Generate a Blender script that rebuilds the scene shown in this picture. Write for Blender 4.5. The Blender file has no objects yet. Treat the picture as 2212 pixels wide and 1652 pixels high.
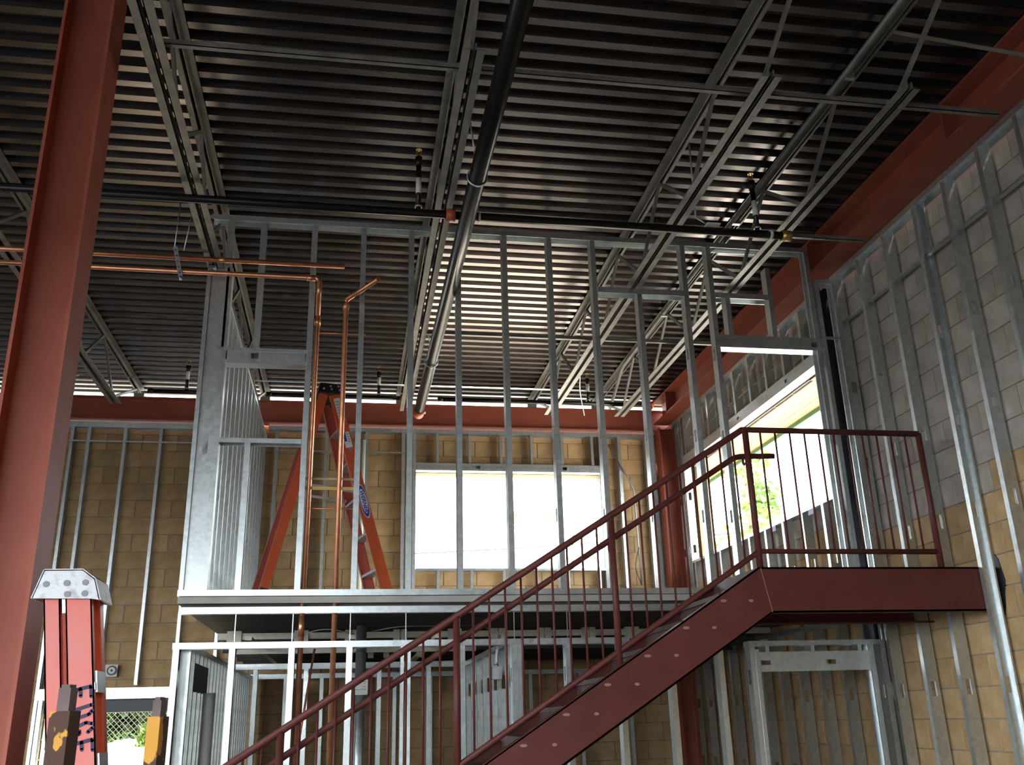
import bpy, math, random
from mathutils import Vector, Matrix
random.seed(7)
SC = bpy.context.scene
COL = SC.collection

# ------------------------------------------------------------------ camera
F_PX, W_PX = 2040.75, 2212.0
YAW, PITCH, ROLL = 0.173473, 0.342618, 0.027276
ZC = 1.7
def setup_camera():
    cd = bpy.data.cameras.new('camera'); co = bpy.data.objects.new('camera', cd); COL.objects.link(co)
    cd.sensor_fit = 'HORIZONTAL'; cd.sensor_width = 36.0; cd.lens = 36.0 * F_PX / W_PX
    cd.clip_start = 0.05; cd.clip_end = 500
    f = Vector((math.sin(YAW)*math.cos(PITCH), math.cos(YAW)*math.cos(PITCH), math.sin(PITCH)))
    r0 = Vector((math.cos(YAW), -math.sin(YAW), 0)); d0 = -r0.cross(f)
    r = r0*math.cos(ROLL) + d0*math.sin(ROLL); d = -r0*math.sin(ROLL) + d0*math.cos(ROLL)
    m = Matrix(((r.x, -d.x, -f.x), (r.y, -d.y, -f.y), (r.z, -d.z, -f.z)))
    co.matrix_world = Matrix.Translation((0, 0, ZC)) @ m.to_4x4()
    SC.camera = co
setup_camera()

# ------------------------------------------------------------------ sky, sun, exposure
world = bpy.data.worlds.new('sky'); SC.world = world; world.use_nodes = True
_bg = world.node_tree.nodes['Background']
_bg.inputs['Color'].default_value = (0.86, 0.94, 1.0, 1); _bg.inputs['Strength'].default_value = 2.6
_sd = bpy.data.lights.new('sun', 'SUN'); _sd.energy = 5.5; _sd.angle = 0.01; _sd.color = (1.0, 0.93, 0.80)
_so = bpy.data.objects.new('sun', _sd); COL.objects.link(_so)
_so.rotation_euler = Vector((-0.30, -0.50, -0.81)).to_track_quat('-Z', 'Y').to_euler()
_so.location = (20, 35, 40)
SC.view_settings.view_transform = 'Standard'; SC.view_settings.look = 'None'
SC.view_settings.gamma = 1.0; SC.view_settings.use_curve_mapping = False
SC.view_settings.exposure = 2.4
SC.cycles.use_denoising = True
SC.cycles.max_bounces = 8; SC.cycles.diffuse_bounces = 6; SC.cycles.glossy_bounces = 5
SC.cycles.sample_clamp_indirect = 8.0
SC.cycles.caustics_reflective = False; SC.cycles.caustics_refractive = False

# ------------------------------------------------------------------ materials
MATS = {}
def mat(name, col, rough=0.6, metal=0.0, col2=None, scale=6.0, detail=4.0, bump=0.0, bscale=60.0, stretch=None, rnd=0.0, spec=0.5, lo=0.35, hi=0.65, rough2=None):
    m = bpy.data.materials.new(name); m.use_nodes = True
    nt = m.node_tree; N, L = nt.nodes, nt.links
    b = N['Principled BSDF']
    b.inputs['Base Color'].default_value = (*col, 1); b.inputs['Roughness'].default_value = rough
    b.inputs['Metallic'].default_value = metal; b.inputs['Specular IOR Level'].default_value = spec
    tc = N.new('ShaderNodeTexCoord'); src = tc.outputs['Object']
    if stretch:
        mp = N.new('ShaderNodeMapping'); mp.inputs['Scale'].default_value = stretch
        L.new(src, mp.inputs['Vector']); src = mp.outputs['Vector']
    out = None
    if col2:
        nz = N.new('ShaderNodeTexNoise'); nz.inputs['Scale'].default_value = scale; nz.inputs['Detail'].default_value = detail
        L.new(src, nz.inputs['Vector'])
        rp = N.new('ShaderNodeValToRGB'); rp.color_ramp.elements[0].position = lo; rp.color_ramp.elements[1].position = hi
        rp.color_ramp.elements[0].color = (*col, 1); rp.color_ramp.elements[1].color = (*col2, 1)
        L.new(nz.outputs['Fac'], rp.inputs['Fac']); out = rp.outputs['Color']
        if rough2 is not None:
            mr = N.new('ShaderNodeMapRange'); mr.inputs['From Min'].default_value = lo; mr.inputs['From Max'].default_value = hi
            mr.inputs['To Min'].default_value = rough; mr.inputs['To Max'].default_value = rough2
            L.new(nz.outputs['Fac'], mr.inputs['Value']); L.new(mr.outputs['Result'], b.inputs['Roughness'])
    if rnd:
        oi = N.new('ShaderNodeObjectInfo'); hs = N.new('ShaderNodeHueSaturation')
        mr = N.new('ShaderNodeMapRange'); mr.inputs['To Min'].default_value = 1 - rnd; mr.inputs['To Max'].default_value = 1 + rnd
        L.new(oi.outputs['Random'], mr.inputs['Value']); L.new(mr.outputs['Result'], hs.inputs['Value'])
        if out is not None: L.new(out, hs.inputs['Color'])
        else: hs.inputs['Color'].default_value = (*col, 1)
        out = hs.outputs['Color']
    if out is not None: L.new(out, b.inputs['Base Color'])
    if bump:
        nb = N.new('ShaderNodeTexNoise'); nb.inputs['Scale'].default_value = bscale; nb.inputs['Detail'].default_value = 3
        L.new(src, nb.inputs['Vector'])
        bp = N.new('ShaderNodeBump'); bp.inputs['Strength'].default_value = bump; bp.inputs['Distance'].default_value = 0.01
        L.new(nb.outputs['Fac'], bp.inputs['Height']); L.new(bp.outputs['Normal'], b.inputs['Normal'])
    MATS[name] = m
    return m

mat('galvanised', (0.56, 0.60, 0.60), 0.29, 0.85, (0.68, 0.72, 0.715), 30, 3, 0.05, 90, rnd=0.06, rough2=0.40)
mat('deck_steel', (0.125, 0.110, 0.110), 0.23, 0.90, (0.150, 0.133, 0.130), 3, 5, 0.012, 30, stretch=(0.25, 3, 3), rnd=0.14, rough2=0.29)
mat('joist_grey', (0.155, 0.147, 0.135), 0.46, 0.25, (0.235, 0.222, 0.20), 8, 4, 0.1, 50)
mat('primer_red', (0.285, 0.072, 0.045), 0.55, 0.0, (0.35, 0.098, 0.062), 3.5, 5, 0.06, 70, lo=0.3, hi=0.75, spec=0.25)
mat('stair_red', (0.105, 0.027, 0.022), 0.50, 0.0, (0.145, 0.038, 0.031), 4, 5, 0.06, 70, lo=0.3, hi=0.75, spec=0.3)
mat('tread_dark', (0.085, 0.040, 0.034), 0.55, 0.0, (0.14, 0.085, 0.075), 7, 5, 0.08, 40)
mat('weld_mark', (0.36, 0.20, 0.165), 0.55)
mat('block_tan', (0.55, 0.355, 0.17), 0.92, 0.0, (0.65, 0.445, 0.24), 9, 6, 0.35, 160, rnd=0.10, spec=0.2)
mat('block_grey', (0.47, 0.41, 0.35), 0.92, 0.0, (0.60, 0.54, 0.47), 7, 6, 0.35, 160, rnd=0.10, spec=0.2)
mat('mortar', (0.30, 0.245, 0.18), 0.95, 0.0, (0.38, 0.32, 0.24), 14, 5, 0.3, 120, spec=0.2)
mat('concrete', (0.085, 0.08, 0.075), 0.85, 0.0, (0.125, 0.118, 0.11), 1.2, 6, 0.1, 50)
mat('floor_edge', (0.40, 0.385, 0.34), 0.85, 0.0, (0.48, 0.46, 0.41), 6, 5)
mat('dark_deck', (0.045, 0.042, 0.042), 0.8, 0.0, (0.075, 0.066, 0.06), 5, 4)
mat('black_pipe', (0.011, 0.0105, 0.010), 0.27, 0.0, spec=0.25)
mat('black_plastic', (0.014, 0.014, 0.016), 0.45)
mat('copper', (0.74, 0.33, 0.18), 0.30, 0.78, (0.60, 0.25, 0.13), 7, 5, lo=0.4, hi=0.7, rough2=0.40, stretch=(2, 2, 2))
mat('brass', (0.55, 0.38, 0.13), 0.35, 0.9)
mat('coupling_orange', (0.52, 0.105, 0.045), 0.5)
mat('white_label', (0.80, 0.80, 0.77), 0.7)
mat('cream_pvc', (0.78, 0.74, 0.60), 0.5)
mat('cream_block', (0.62, 0.58, 0.46), 0.8, 0.0, (0.70, 0.67, 0.56), 20, 4)
mat('ladder_orange', (0.68, 0.115, 0.025), 0.42, 0.0, (0.60, 0.095, 0.025), 5, 4)
mat('ladder_inner', (0.60, 0.145, 0.10), 0.5, 0.0, (0.52, 0.12, 0.085), 5, 4)
mat('ladder_faded', (0.62, 0.175, 0.155), 0.5, 0.0, (0.68, 0.12, 0.075), 3.5, 6, 0.05, 60, lo=0.4, hi=0.7)
mat('aluminium', (0.55, 0.56, 0.57), 0.42, 0.85, (0.44, 0.45, 0.46), 22, 5)
mat('cap_grey', (0.50, 0.50, 0.51), 0.55, 0.5, (0.32, 0.31, 0.33), 26, 6, 0.15, 80, lo=0.5, hi=0.72)
mat('label_blue', (0.035, 0.035, 0.36), 0.45)
mat('marker_ink', (0.035, 0.028, 0.075), 0.7)
mat('print_grey', (0.28, 0.28, 0.30), 0.8)
mat('rust_brown', (0.085, 0.042, 0.028), 0.8, 0.1, (0.66, 0.33, 0.055), 11, 3, 0.2, 60, stretch=(1.2, 1.2, 0.8), lo=0.555, hi=0.567)
mat('rust_yellow', (0.085, 0.042, 0.028), 0.8, 0.1, (0.66, 0.33, 0.055), 11, 3, 0.2, 60, stretch=(1.2, 1.2, 0.8), lo=0.455, hi=0.467)
mat('dark_steel', (0.035, 0.037, 0.048), 0.36, 0.4, (0.06, 0.062, 0.075), 5, 4)
mat('panel_dark', (0.06, 0.062, 0.068), 0.5, 0.3)
mat('wood_stud', (0.52, 0.40, 0.24), 0.75, 0.0, (0.62, 0.49, 0.31), 9, 5, stretch=(6, 6, 0.6))
mat('soffit_wood', (0.25, 0.118, 0.032), 0.6, 0.0, (0.36, 0.185, 0.056), 5, 6, stretch=(6, 0.5, 6), rnd=0.08)
mat('fascia_green', (0.018, 0.10, 0.035), 0.6)
mat('asphalt', (0.10, 0.10, 0.105), 0.9, 0.0, (0.135, 0.135, 0.135), 2.5, 6)
mat('ground_pale', (0.60, 0.55, 0.47), 0.95, 0.0, (0.68, 0.63, 0.55), 1.5, 6)
mat('bank_soil', (0.56, 0.47, 0.34), 0.95, 0.0, (0.64, 0.55, 0.42), 3, 6, 0.2, 20)
mat('fence_wire', (0.17, 0.18, 0.165), 0.6, 0.2)
mat('bark', (0.16, 0.11, 0.07), 0.9, 0.0, (0.22, 0.16, 0.11), 12, 5)
mat('white_paint', (0.78, 0.78, 0.76), 0.7)
def leaf_mat(name, c1, c2):
    m = mat(name, c1, 0.6, 0.0, c2, 2.5, 3)
    b = m.node_tree.nodes['Principled BSDF']
    b.inputs['Transmission Weight'].default_value = 0.0
    b.inputs['Subsurface Weight'].default_value = 0.0
    return m
leaf_mat('leaf_green', (0.022, 0.075, 0.014), (0.07, 0.15, 0.03))
leaf_mat('leaf_lime', (0.10, 0.20, 0.03), (0.20, 0.31, 0.07))
leaf_mat('leaf_dark', (0.008, 0.028, 0.006), (0.03, 0.075, 0.016))
leaf_mat('leaf_pale', (0.14, 0.27, 0.08), (0.30, 0.42, 0.17))

# ------------------------------------------------------------------ mesh helpers
def rnd_path(pts, r, seg=5):
    P = [Vector(p) for p in pts]; out = [P[0]]
    for i in range(1, len(P)-1):
        a, b, c = P[i-1], P[i], P[i+1]
        u = (a-b); v = (c-b); k = min(r, u.length*0.49, v.length*0.49)
        p0 = b + u.normalized()*k; p1 = b + v.normalized()*k
        for s in range(seg+1):
            t = s/seg
            out.append(p0*(1-t)**2 + b*2*t*(1-t) + p1*t*t)
    out.append(P[-1]); return out

class MB:
    def __init__(s): s.v = []; s.f = []; s.sm = []
    def quad(s, a, b, c, d):
        n = len(s.v); s.v += [tuple(a), tuple(b), tuple(c), tuple(d)]; s.f.append((n, n+1, n+2, n+3)); s.sm.append(False)
    def box(s, x0, x1, y0, y1, z0, z1):
        if x0 > x1: x0, x1 = x1, x0
        if y0 > y1: y0, y1 = y1, y0
        if z0 > z1: z0, z1 = z1, z0
        n = len(s.v)
        s.v += [(x0,y0,z0),(x1,y0,z0),(x1,y1,z0),(x0,y1,z0),(x0,y0,z1),(x1,y0,z1),(x1,y1,z1),(x0,y1,z1)]
        for q in ((0,3,2,1),(4,5,6,7),(0,1,5,4),(1,2,6,5),(2,3,7,6),(3,0,4,7)):
            s.f.append(tuple(n+i for i in q)); s.sm.append(False)
        return s
    def bar(s, p, q, w, h, up=(0,0,1)):
        """rectangular bar from p to q, w across, h along up"""
        p, q = Vector(p), Vector(q); d = (q-p).normalized(); up = Vector(up)
        r = d.cross(up)
        if r.length < 1e-6: r = d.cross(Vector((1,0,0)))
        r.normalize(); u = r.cross(d).normalized()
        n = len(s.v)
        for e in (p, q):
            for a, b in ((-1,-1),(1,-1),(1,1),(-1,1)): s.v.append(tuple(e + r*(a*w/2) + u*(b*h/2)))
        for k in ((0,1,2,3),(7,6,5,4),(0,4,5,1),(1,5,6,2),(2,6,7,3),(3,7,4,0)):
            s.f.append(tuple(n+i for i in k)); s.sm.append(False)
        return s
    def prism(s, poly, axis, a0, a1):
        """extrude a 2D polygon; axis 'x': poly=(y,z); 'y': poly=(x,z); 'z': poly=(x,y)"""
        def P(u, v, a):
            return {'x': (a,u,v), 'y': (u,a,v), 'z': (u,v,a)}[axis]
        n = len(s.v); k = len(poly)
        for a in (a0, a1): s.v += [P(u, v, a) for u, v in poly]
        s.f.append(tuple(range(n, n+k))); s.sm.append(False)
        s.f.append(tuple(range(n+2*k-1, n+k-1, -1))); s.sm.append(False)
        for i in range(k):
            j = (i+1) % k; s.f.append((n+j, n+i, n+k+i, n+k+j)); s.sm.append(False)
        return s
    def tube(s, path, r, n=10, cap=True):
        P = [Vector(p) for p in path]; R = r if isinstance(r, (list, tuple)) else [r]*len(P)
        T = []
        for i in range(len(P)):
            a = P[max(i-1,0)]; b = P[min(i+1,len(P)-1)]; T.append((b-a).normalized())
        x = T[0].cross(Vector((0,0,1)))
        if x.length < 1e-3: x = T[0].cross(Vector((1,0,0)))
        x.normalize(); base = len(s.v)
        for i in range(len(P)):
            x = (x - T[i]*x.dot(T[i])).normalized(); y = T[i].cross(x)
            for k in range(n):
                a = 2*math.pi*k/n; s.v.append(tuple(P[i] + (x*math.cos(a) + y*math.sin(a))*R[i]))
        for i in range(len(P)-1):
            for k in range(n):
                k2 = (k+1) % n; a = base+i*n
                s.f.append((a+k, a+k2, a+n+k2, a+n+k)); s.sm.append(True)
        if cap:
            s.f.append(tuple(base+k for k in range(n-1,-1,-1))); s.sm.append(False)
            e = base+(len(P)-1)*n; s.f.append(tuple(e+k for k in range(n))); s.sm.append(False)
        return s
    def disc(s, c, nrm, r, th, n=14, ry=None):
        nrm = Vector(nrm).normalized(); c = Vector(c)
        x = nrm.cross(Vector((0,0,1)))
        if x.length < 1e-3: x = nrm.cross(Vector((1,0,0)))
        x.normalize(); y = nrm.cross(x); ry = ry or r; b = len(s.v)
        for e in (0, th):
            for k in range(n):
                a = 2*math.pi*k/n; s.v.append(tuple(c + nrm*e + x*math.cos(a)*r + y*math.sin(a)*ry))
        s.f.append(tuple(b+k for k in range(n-1,-1,-1))); s.sm.append(False)
        s.f.append(tuple(b+n+k for k in range(n))); s.sm.append(False)
        for k in range(n):
            k2 = (k+1)%n; s.f.append((b+k, b+k2, b+n+k2, b+n+k)); s.sm.append(False)
        return s
    def xf(s, M):
        s.v = [tuple(M @ Vector(p)) for p in s.v]; return s
    def mesh(s, name, origin=(0,0,0)):
        m = bpy.data.meshes.new(name)
        ox, oy, oz = origin
        m.from_pydata([(x-ox, y-oy, z-oz) for x, y, z in s.v], [], s.f)
        m.polygons.foreach_set('use_smooth', s.sm); m.update()
        return m
    def build(s, name, material, parent=None, label=None, cat=None, group=None, kind=None):
        xs = list(zip(*s.v)); o0 = tuple((min(a)+max(a))/2 for a in xs[:2]) + (min(xs[2]),)
        m = s.mesh(name, o0); m.materials.append(MATS[material])
        return put(name, m, o0, parent, label, cat, group, kind)

WLOC = {}
def put(name, mesh, loc, parent=None, label=None, cat=None, group=None, kind=None):
    o = bpy.data.objects.new(name, mesh); COL.objects.link(o)
    WLOC[o.name] = Vector(loc)
    if parent is not None:
        o.parent = parent; o.location = Vector(loc) - WLOC[parent.name]
    else: o.location = loc
    if label: o['label'] = label
    if cat: o['category'] = cat
    if group: o['group'] = group
    if kind: o['kind'] = kind
    return o
def thing(name, label, cat, loc=(0,0,0), group=None, kind=None):
    return put(name, None, loc, None, label, cat, group, kind)

T = 0.003
def channel(mb, ax, a0, a1, u0, f, v0, d, lip=0.0, holes=(), hl=0.10, hw=0.040):
    """C or U section. ax = (length axis, flange axis, depth axis); f and d may be negative"""
    def B(la, lb, ua, ub, va, vb):
        c = {ax[0]: (la, lb), ax[1]: (ua, ub), ax[2]: (va, vb)}
        mb.box(*c['x'], *c['y'], *c['z'])
    sf = 1 if f > 0 else -1; sd = 1 if d > 0 else -1
    B(a0, a1, u0, u0+f, v0, v0+sd*T); B(a0, a1, u0, u0+f, v0+d-sd*T, v0+d)
    if lip:
        B(a0, a1, u0+f-sf*T, u0+f, v0+sd*T, v0+sd*lip); B(a0, a1, u0+f-sf*T, u0+f, v0+d-sd*lip, v0+d-sd*T)
    c = a0; vm = v0 + d/2
    for h in sorted(holes):
        if h-hl/2 <= c or h+hl/2 >= a1: continue
        B(c, h-hl/2, u0, u0+sf*T, v0+sd*T, v0+d-sd*T)
        B(h-hl/2, h+hl/2, u0, u0+sf*T, v0+sd*T, vm-sd*hw/2); B(h-hl/2, h+hl/2, u0, u0+sf*T, vm+sd*hw/2, v0+d-sd*T)
        c = h+hl/2
    B(c, a1, u0, u0+sf*T, v0+sd*T, v0+d-sd*T)
    return mb
DEP = 0.092
def stud_y(p, X, Y, z0, z1, side=1, name='stud', w=0.041, hz=None, m='galvanised'):
    """stud of a wall facing -Y: front flange at Y, web at X, flange towards side*X"""
    if hz is None: hz = [z for z in (0.6, 1.2, 1.95, 3.15, 3.8, 4.5) if z0+0.2 < z < z1-0.2]
    return channel(MB(), ('z','x','y'), z0, z1, X, side*w, Y, DEP, 0.012, hz).build(name, m, p)
def stud_x(p, X, Y, z0, z1, side=1, name='stud', w=0.041, hz=None, d=DEP):
    """stud of a wall facing -X: front flange at X, web at Y, flange towards side*Y"""
    if hz is None: hz = [z for z in (0.6, 1.15, 1.83, 2.95, 3.6, 4.25) if z0+0.2 < z < z1-0.2]
    return channel(MB(), ('z','y','x'), z0, z1, Y, side*w, X, d, 0.012, hz).build(name, 'galvanised', p)
def track_x(p, x0, x1, Y, z, up=1, name='track', h=0.04, d=DEP):
    """track running along X, web at z, flanges up or down"""
    return channel(MB(), ('x','z','y'), x0, x1, z, up*h, Y-T, d+2*T).build(name, 'galvanised', p)
def track_y(p, y0, y1, X, z, up=1, name='track', h=0.04, d=DEP):
    return channel(MB(), ('y','z','x'), y0, y1, z, up*h, X-T, d+2*T).build(name, 'galvanised', p)

# ------------------------------------------------------------------ dimensions
YM = 6.87      # front face of the mezzanine stud wall
YB = 11.50     # room face of the back wall framing
XR = 4.08      # room face of the right wall framing
YC, XC = 11.62, 4.20   # block faces
ZF = 2.555     # mezzanine floor
ZD = 5.61      # underside of the roof deck
ZJ = 5.08      # underside of the joists
WB = (0.77, 3.175, 3.45, 4.66)      # back window x0,x1,z0,z1
WR = (7.42, 10.97, 3.45, 4.63)      # right window y0,y1,z0,z1
DB = (-3.25, -1.75, 2.02)           # back door x0,x1,top

# ------------------------------------------------------------------ shell
def slabs_with_holes(mb, axis, u0, u1, z0, z1, n0, n1, holes):
    """wall slab in (u,z) with rectangular holes (u0,u1,z0,z1)"""
    us = sorted({u0, u1, *[h[0] for h in holes], *[h[1] for h in holes]})
    zs = sorted({z0, z1, *[h[2] for h in holes], *[h[3] for h in holes]})
    for i in range(len(us)-1):
        for k in range(len(zs)-1):
            cu, cz = (us[i]+us[i+1])/2, (zs[k]+zs[k+1])/2
            if any(h[0] < cu < h[1] and h[2] < cz < h[3] for h in holes): continue
            if axis == 'x': mb.box(us[i], us[i+1], n0, n1, zs[k], zs[k+1])
            else: mb.box(n0, n1, us[i], us[i+1], zs[k], zs[k+1])
    return mb

MB().box(-6.6, 4.4, -3.2, 11.8, -0.2, 0.0).build('floor', 'concrete', kind='structure', label='bare concrete ground floor slab of the building shell')
slabs_with_holes(MB(), 'y', -3.2, 11.8, 0, ZD-0.02, -6.6, -6.4, [(-2.6, 4.6, 0.0, 3.7)]).build('wall_left', 'concrete', kind='structure', label='unseen wall far off to the side of the hall, opening added for daylight')  # side opening added to bring daylight onto the right wall
slabs_with_holes(MB(), 'x', -6.6, 4.4, 0, ZD-0.02, -3.2, -3.0, [(-5.8, -0.4, 0.0, 3.6)]).build('wall_front', 'concrete', kind='structure', label='front wall with a wide open storefront bay')

BH, BL, J = 0.2032, 0.4064, 0.010
def block_wall(wname, label, axis, u0, u1, ztop, face, outward, holes, rank, matf):
    back = MB(); slabs_with_holes(back, axis, u0, u1, 0, ztop, face+0.007, face+0.18, holes)
    w = back.build(wname, 'mortar', kind='structure', label=label)
    cells = []
    for k in range(int(ztop/BH)+1):
        z0, z1 = k*BH+J/2, min((k+1)*BH-J/2, ztop)
        if z1-z0 < 0.03: continue
        u = u0 - (BL/2 if k % 2 else 0)
        while u < u1:
            a, b = max(u+J/2, u0), min(u+BL-J/2, u1); u += BL
            segs = [(a, b, z0, z1)]
            for h in holes:
                ns = []
                for (p, q, r, s) in segs:
                    if q <= h[0] or p >= h[1] or s <= h[2] or r >= h[3]: ns.append((p, q, r, s)); continue
                    if p < h[0]: ns.append((p, h[0], r, s))
                    if q > h[1]: ns.append((h[1], q, r, s))
                    if p >= h[0]-1e-6 and q <= h[1]+1e-6:
                        if r < h[2]: ns.append((p, q, r, h[2]))
                        if s > h[3]: ns.append((p, q, h[3], s))
                segs = ns
            cells += [c for c in segs if c[1]-c[0] > 0.025 and c[3]-c[2] > 0.025]
    cells.sort(key=rank)
    cache = {}
    def geo(mb, p, q, r, s, dx):
        e = 0.003; n0, n1 = face+dx, face+0.05
        if axis == 'x':
            mb.prism([(p, n1), (p, n0+e), (p+e, n0), (q-e, n0), (q, n0+e), (q, n1)], 'z', r, s)
        else:
            mb.prism([(n1, p), (n0+e, p), (n0, p+e), (n0, q-e), (n0+e, q), (n1, q)], 'z', r, s)
    rest = MB()
    for i, (p, q, r, s) in enumerate(cells):
        if i < 300:
            mk = matf(p, r); key = (round(q-p, 3), round(s-r, 3), mk)
            if key not in cache:
                mb = MB(); geo(mb, 0, q-p, 0, s-r, -face)
                mb2 = MB()
                if axis == 'x': mb2.prism([(0, .043), (0, .003), (.003, 0), (q-p-.003, 0), (q-p, .003), (q-p, .043)], 'z', 0, s-r)
                else: mb2.prism([(.043, 0), (.003, 0), (0, .003), (0, q-p-.003), (.003, q-p), (.043, q-p)], 'z', 0, s-r)
                m = mb2.mesh('block'); m.materials.append(MATS[mk]); cache[key] = m
            d = random.uniform(-0.0015, 0.0015)
            put('block', cache[key], (p, face+d, r) if axis == 'x' else (face+d, p, r), w)
        else: geo(rest, p, q, r, s, 0)
    if rest.v: rest.build('block_remainder', 'block_tan', w, kind='stuff')
    return w
def rank_back(c):
    x, z = (c[0]+c[1])/2, (c[2]+c[3])/2
    return (0 if (-3.6 < x < 4.2 and z > 2.35) else 1 if (-3.6 < x < 4.2 and z > 1.4) else 2, -z)
def rank_right(c):
    y, z = (c[0]+c[1])/2, (c[2]+c[3])/2
    vis = z > 1.3 and (z-1.7) < 0.98*y and y > 3.7 and (y < 7.1 or z > 4.4 or 2.5 < z < 3.5)
    return (0 if vis else 1, y)
block_wall('wall_back', 'tan concrete block wall at the back with window and door openings', 'x', -6.6, 4.40, 5.23, YC, 1,
           [WB, (DB[0], DB[1], 0, DB[2])], rank_back, lambda x, z: 'block_tan')
block_wall('wall_right', 'concrete block side wall, tan below and greyer above', 'y', -3.2, 11.8, 5.30, XC, 1,
           [WR], rank_right, lambda y, z: 'block_grey' if z + 0.16*math.sin(y*2.3) > 3.05 else 'block_tan')

# roof deck: corrugated panels, each 6 ribs wide
ceil = thing('ceiling', 'dark corrugated steel roof deck', 'ceiling', (0, 4, ZD), kind='structure')
del ceil['category']
def deck_panel_mesh():
    P = 0.1524; h = 0.055; prof = []
    for i in range(6):
        y = i*P
        prof += [(y, h), (y+0.070, h), (y+0.082, 0), (y+0.140, 0)]
        prof.append((y+P, h)) if i == 5 else None
    mb = MB(); x0, x1 = -6.6, 4.35
    for (ya, za), (yb, zb) in zip(prof[:-1], prof[1:]):
        mb.quad((x0, ya, za), (x1, ya, za), (x1, yb, zb), (x0, yb, zb))
        mb.quad((x0, ya, za+0.002), (x0, yb, zb+0.002), (x1, yb, zb+0.002), (x1, ya, za+0.002))
    m = mb.mesh('deck_panel'); m.materials.append(MATS['deck_steel']); return m
_dm = deck_panel_mesh()
_y = 11.68 - 0.9144
while _y > -3.4:
    put('deck_panel', _dm, (0, _y, ZD + random.uniform(0, 0.001)), ceil); _y -= 0.9144
MB().box(-6.6, 4.35, -3.2, 11.68, ZD+0.062, ZD+0.13).build('insulation_board', 'dark_deck', ceil)

# mezzanine floor and first-floor slab parts
mz = thing('floor_mezzanine', 'mezzanine floor plate with pale edge and bright rim track', 'floor', (1.4, 9, ZF), kind='structure'); del mz['category']
MB().box(-1.16, XR, YM+0.002, YB+0.1, ZF-0.05, ZF-0.005).build('floor_plate', 'floor_edge', mz)
MB().box(-1.14, XR, YM+0.05, YB+0.1, ZF-0.075, ZF-0.052).build('floor_underside', 'dark_deck', mz)
track_x(mz, -1.135, XR-0.15, YM, ZF-0.075, -1, 'rim_track', 0.046, 0.05)

# ------------------------------------------------------------------ steel frame
def wide_flange(name, label, axis, c, a0, a1, depth, bf, tf, tw, m, cat, flip=False):
    """I section. axis 'z' column: c=(x,y), flanges normal X ; axis 'x' / 'y' beams: c=(n,z centre)"""
    t = thing(name, label, cat, {'z': (c[0], c[1], a0), 'x': ((a0+a1)/2, c[0], c[1]), 'y': (c[0], (a0+a1)/2, c[1])}[axis])
    h = depth/2
    if axis == 'z':
        x, y = c; r = 0.014
        MB().box(x-h, x-h+tf, y-bf/2, y+bf/2, a0, a1).build('flange', m, t)
        MB().box(x+h-tf, x+h, y-bf/2, y+bf/2, a0, a1).build('flange', m, t)
        w = MB(); k = h-tf
        poly = [(x-k, y-tw/2-r)]
        for i in range(5): a = math.pi/2*i/4; poly.append((x-k+r-r*math.cos(a), y-tw/2-r+r*math.sin(a)))
        for i in range(5): a = math.pi/2*(1-i/4); poly.append((x+k-r+r*math.cos(a), y-tw/2-r+r*math.sin(a)))
        poly += [(x+k, y+tw/2), (x-k, y+tw/2)]
        w.prism(poly, 'z', a0, a1).build('web', m, t)
    else:
        n, z = c
        def B(na, nb, za, zb):
            return MB().box(a0, a1, na, nb, za, zb) if axis == 'x' else MB().box(na, nb, a0, a1, za, zb)
        B(n-bf/2, n+bf/2, z+h-tf, z+h).build('flange', m, t); B(n-bf/2, n+bf/2, z-h, z-h+tf).build('flange', m, t)
        B(n-tw/2, n+tw/2, z-h+tf, z+h-tf).build('web', m, t)
    return t
col1 = wide_flange('steel_column', 'large red primed wide-flange column standing in the near left', 'z', (-1.478, 4.515), 0, ZD-0.012, 0.250, 0.225, 0.016, 0.010, 'primer_red', 'column')
wide_flange('steel_column', 'dark red steel column in the far corner between the two windows', 'z', (3.985, 11.33), 0, 5.215, 0.20, 0.19, 0.012, 0.009, 'primer_red', 'column')
bb = wide_flange('steel_beam', 'red primed steel beam running along the top of the back wall', 'x', (11.51, 5.365), -6.4, 4.38, 0.29, 0.15, 0.014, 0.010, 'primer_red', 'beam')  # extra length at the right end added to block sun at the corner
rb = wide_flange('steel_beam', 'red primed steel beam running along the top of the right-hand block wall', 'y', (4.02, 5.45), -3.0, 11.42, 0.30, 0.28, 0.016, 0.012, 'primer_red', 'beam')
for y in (4.9, 6.9, 9.1, 10.9): MB().box(3.885, 4.012, y, y+0.01, 5.317, 5.583).build('stiffener_plate', 'primer_red', rb)

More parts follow.
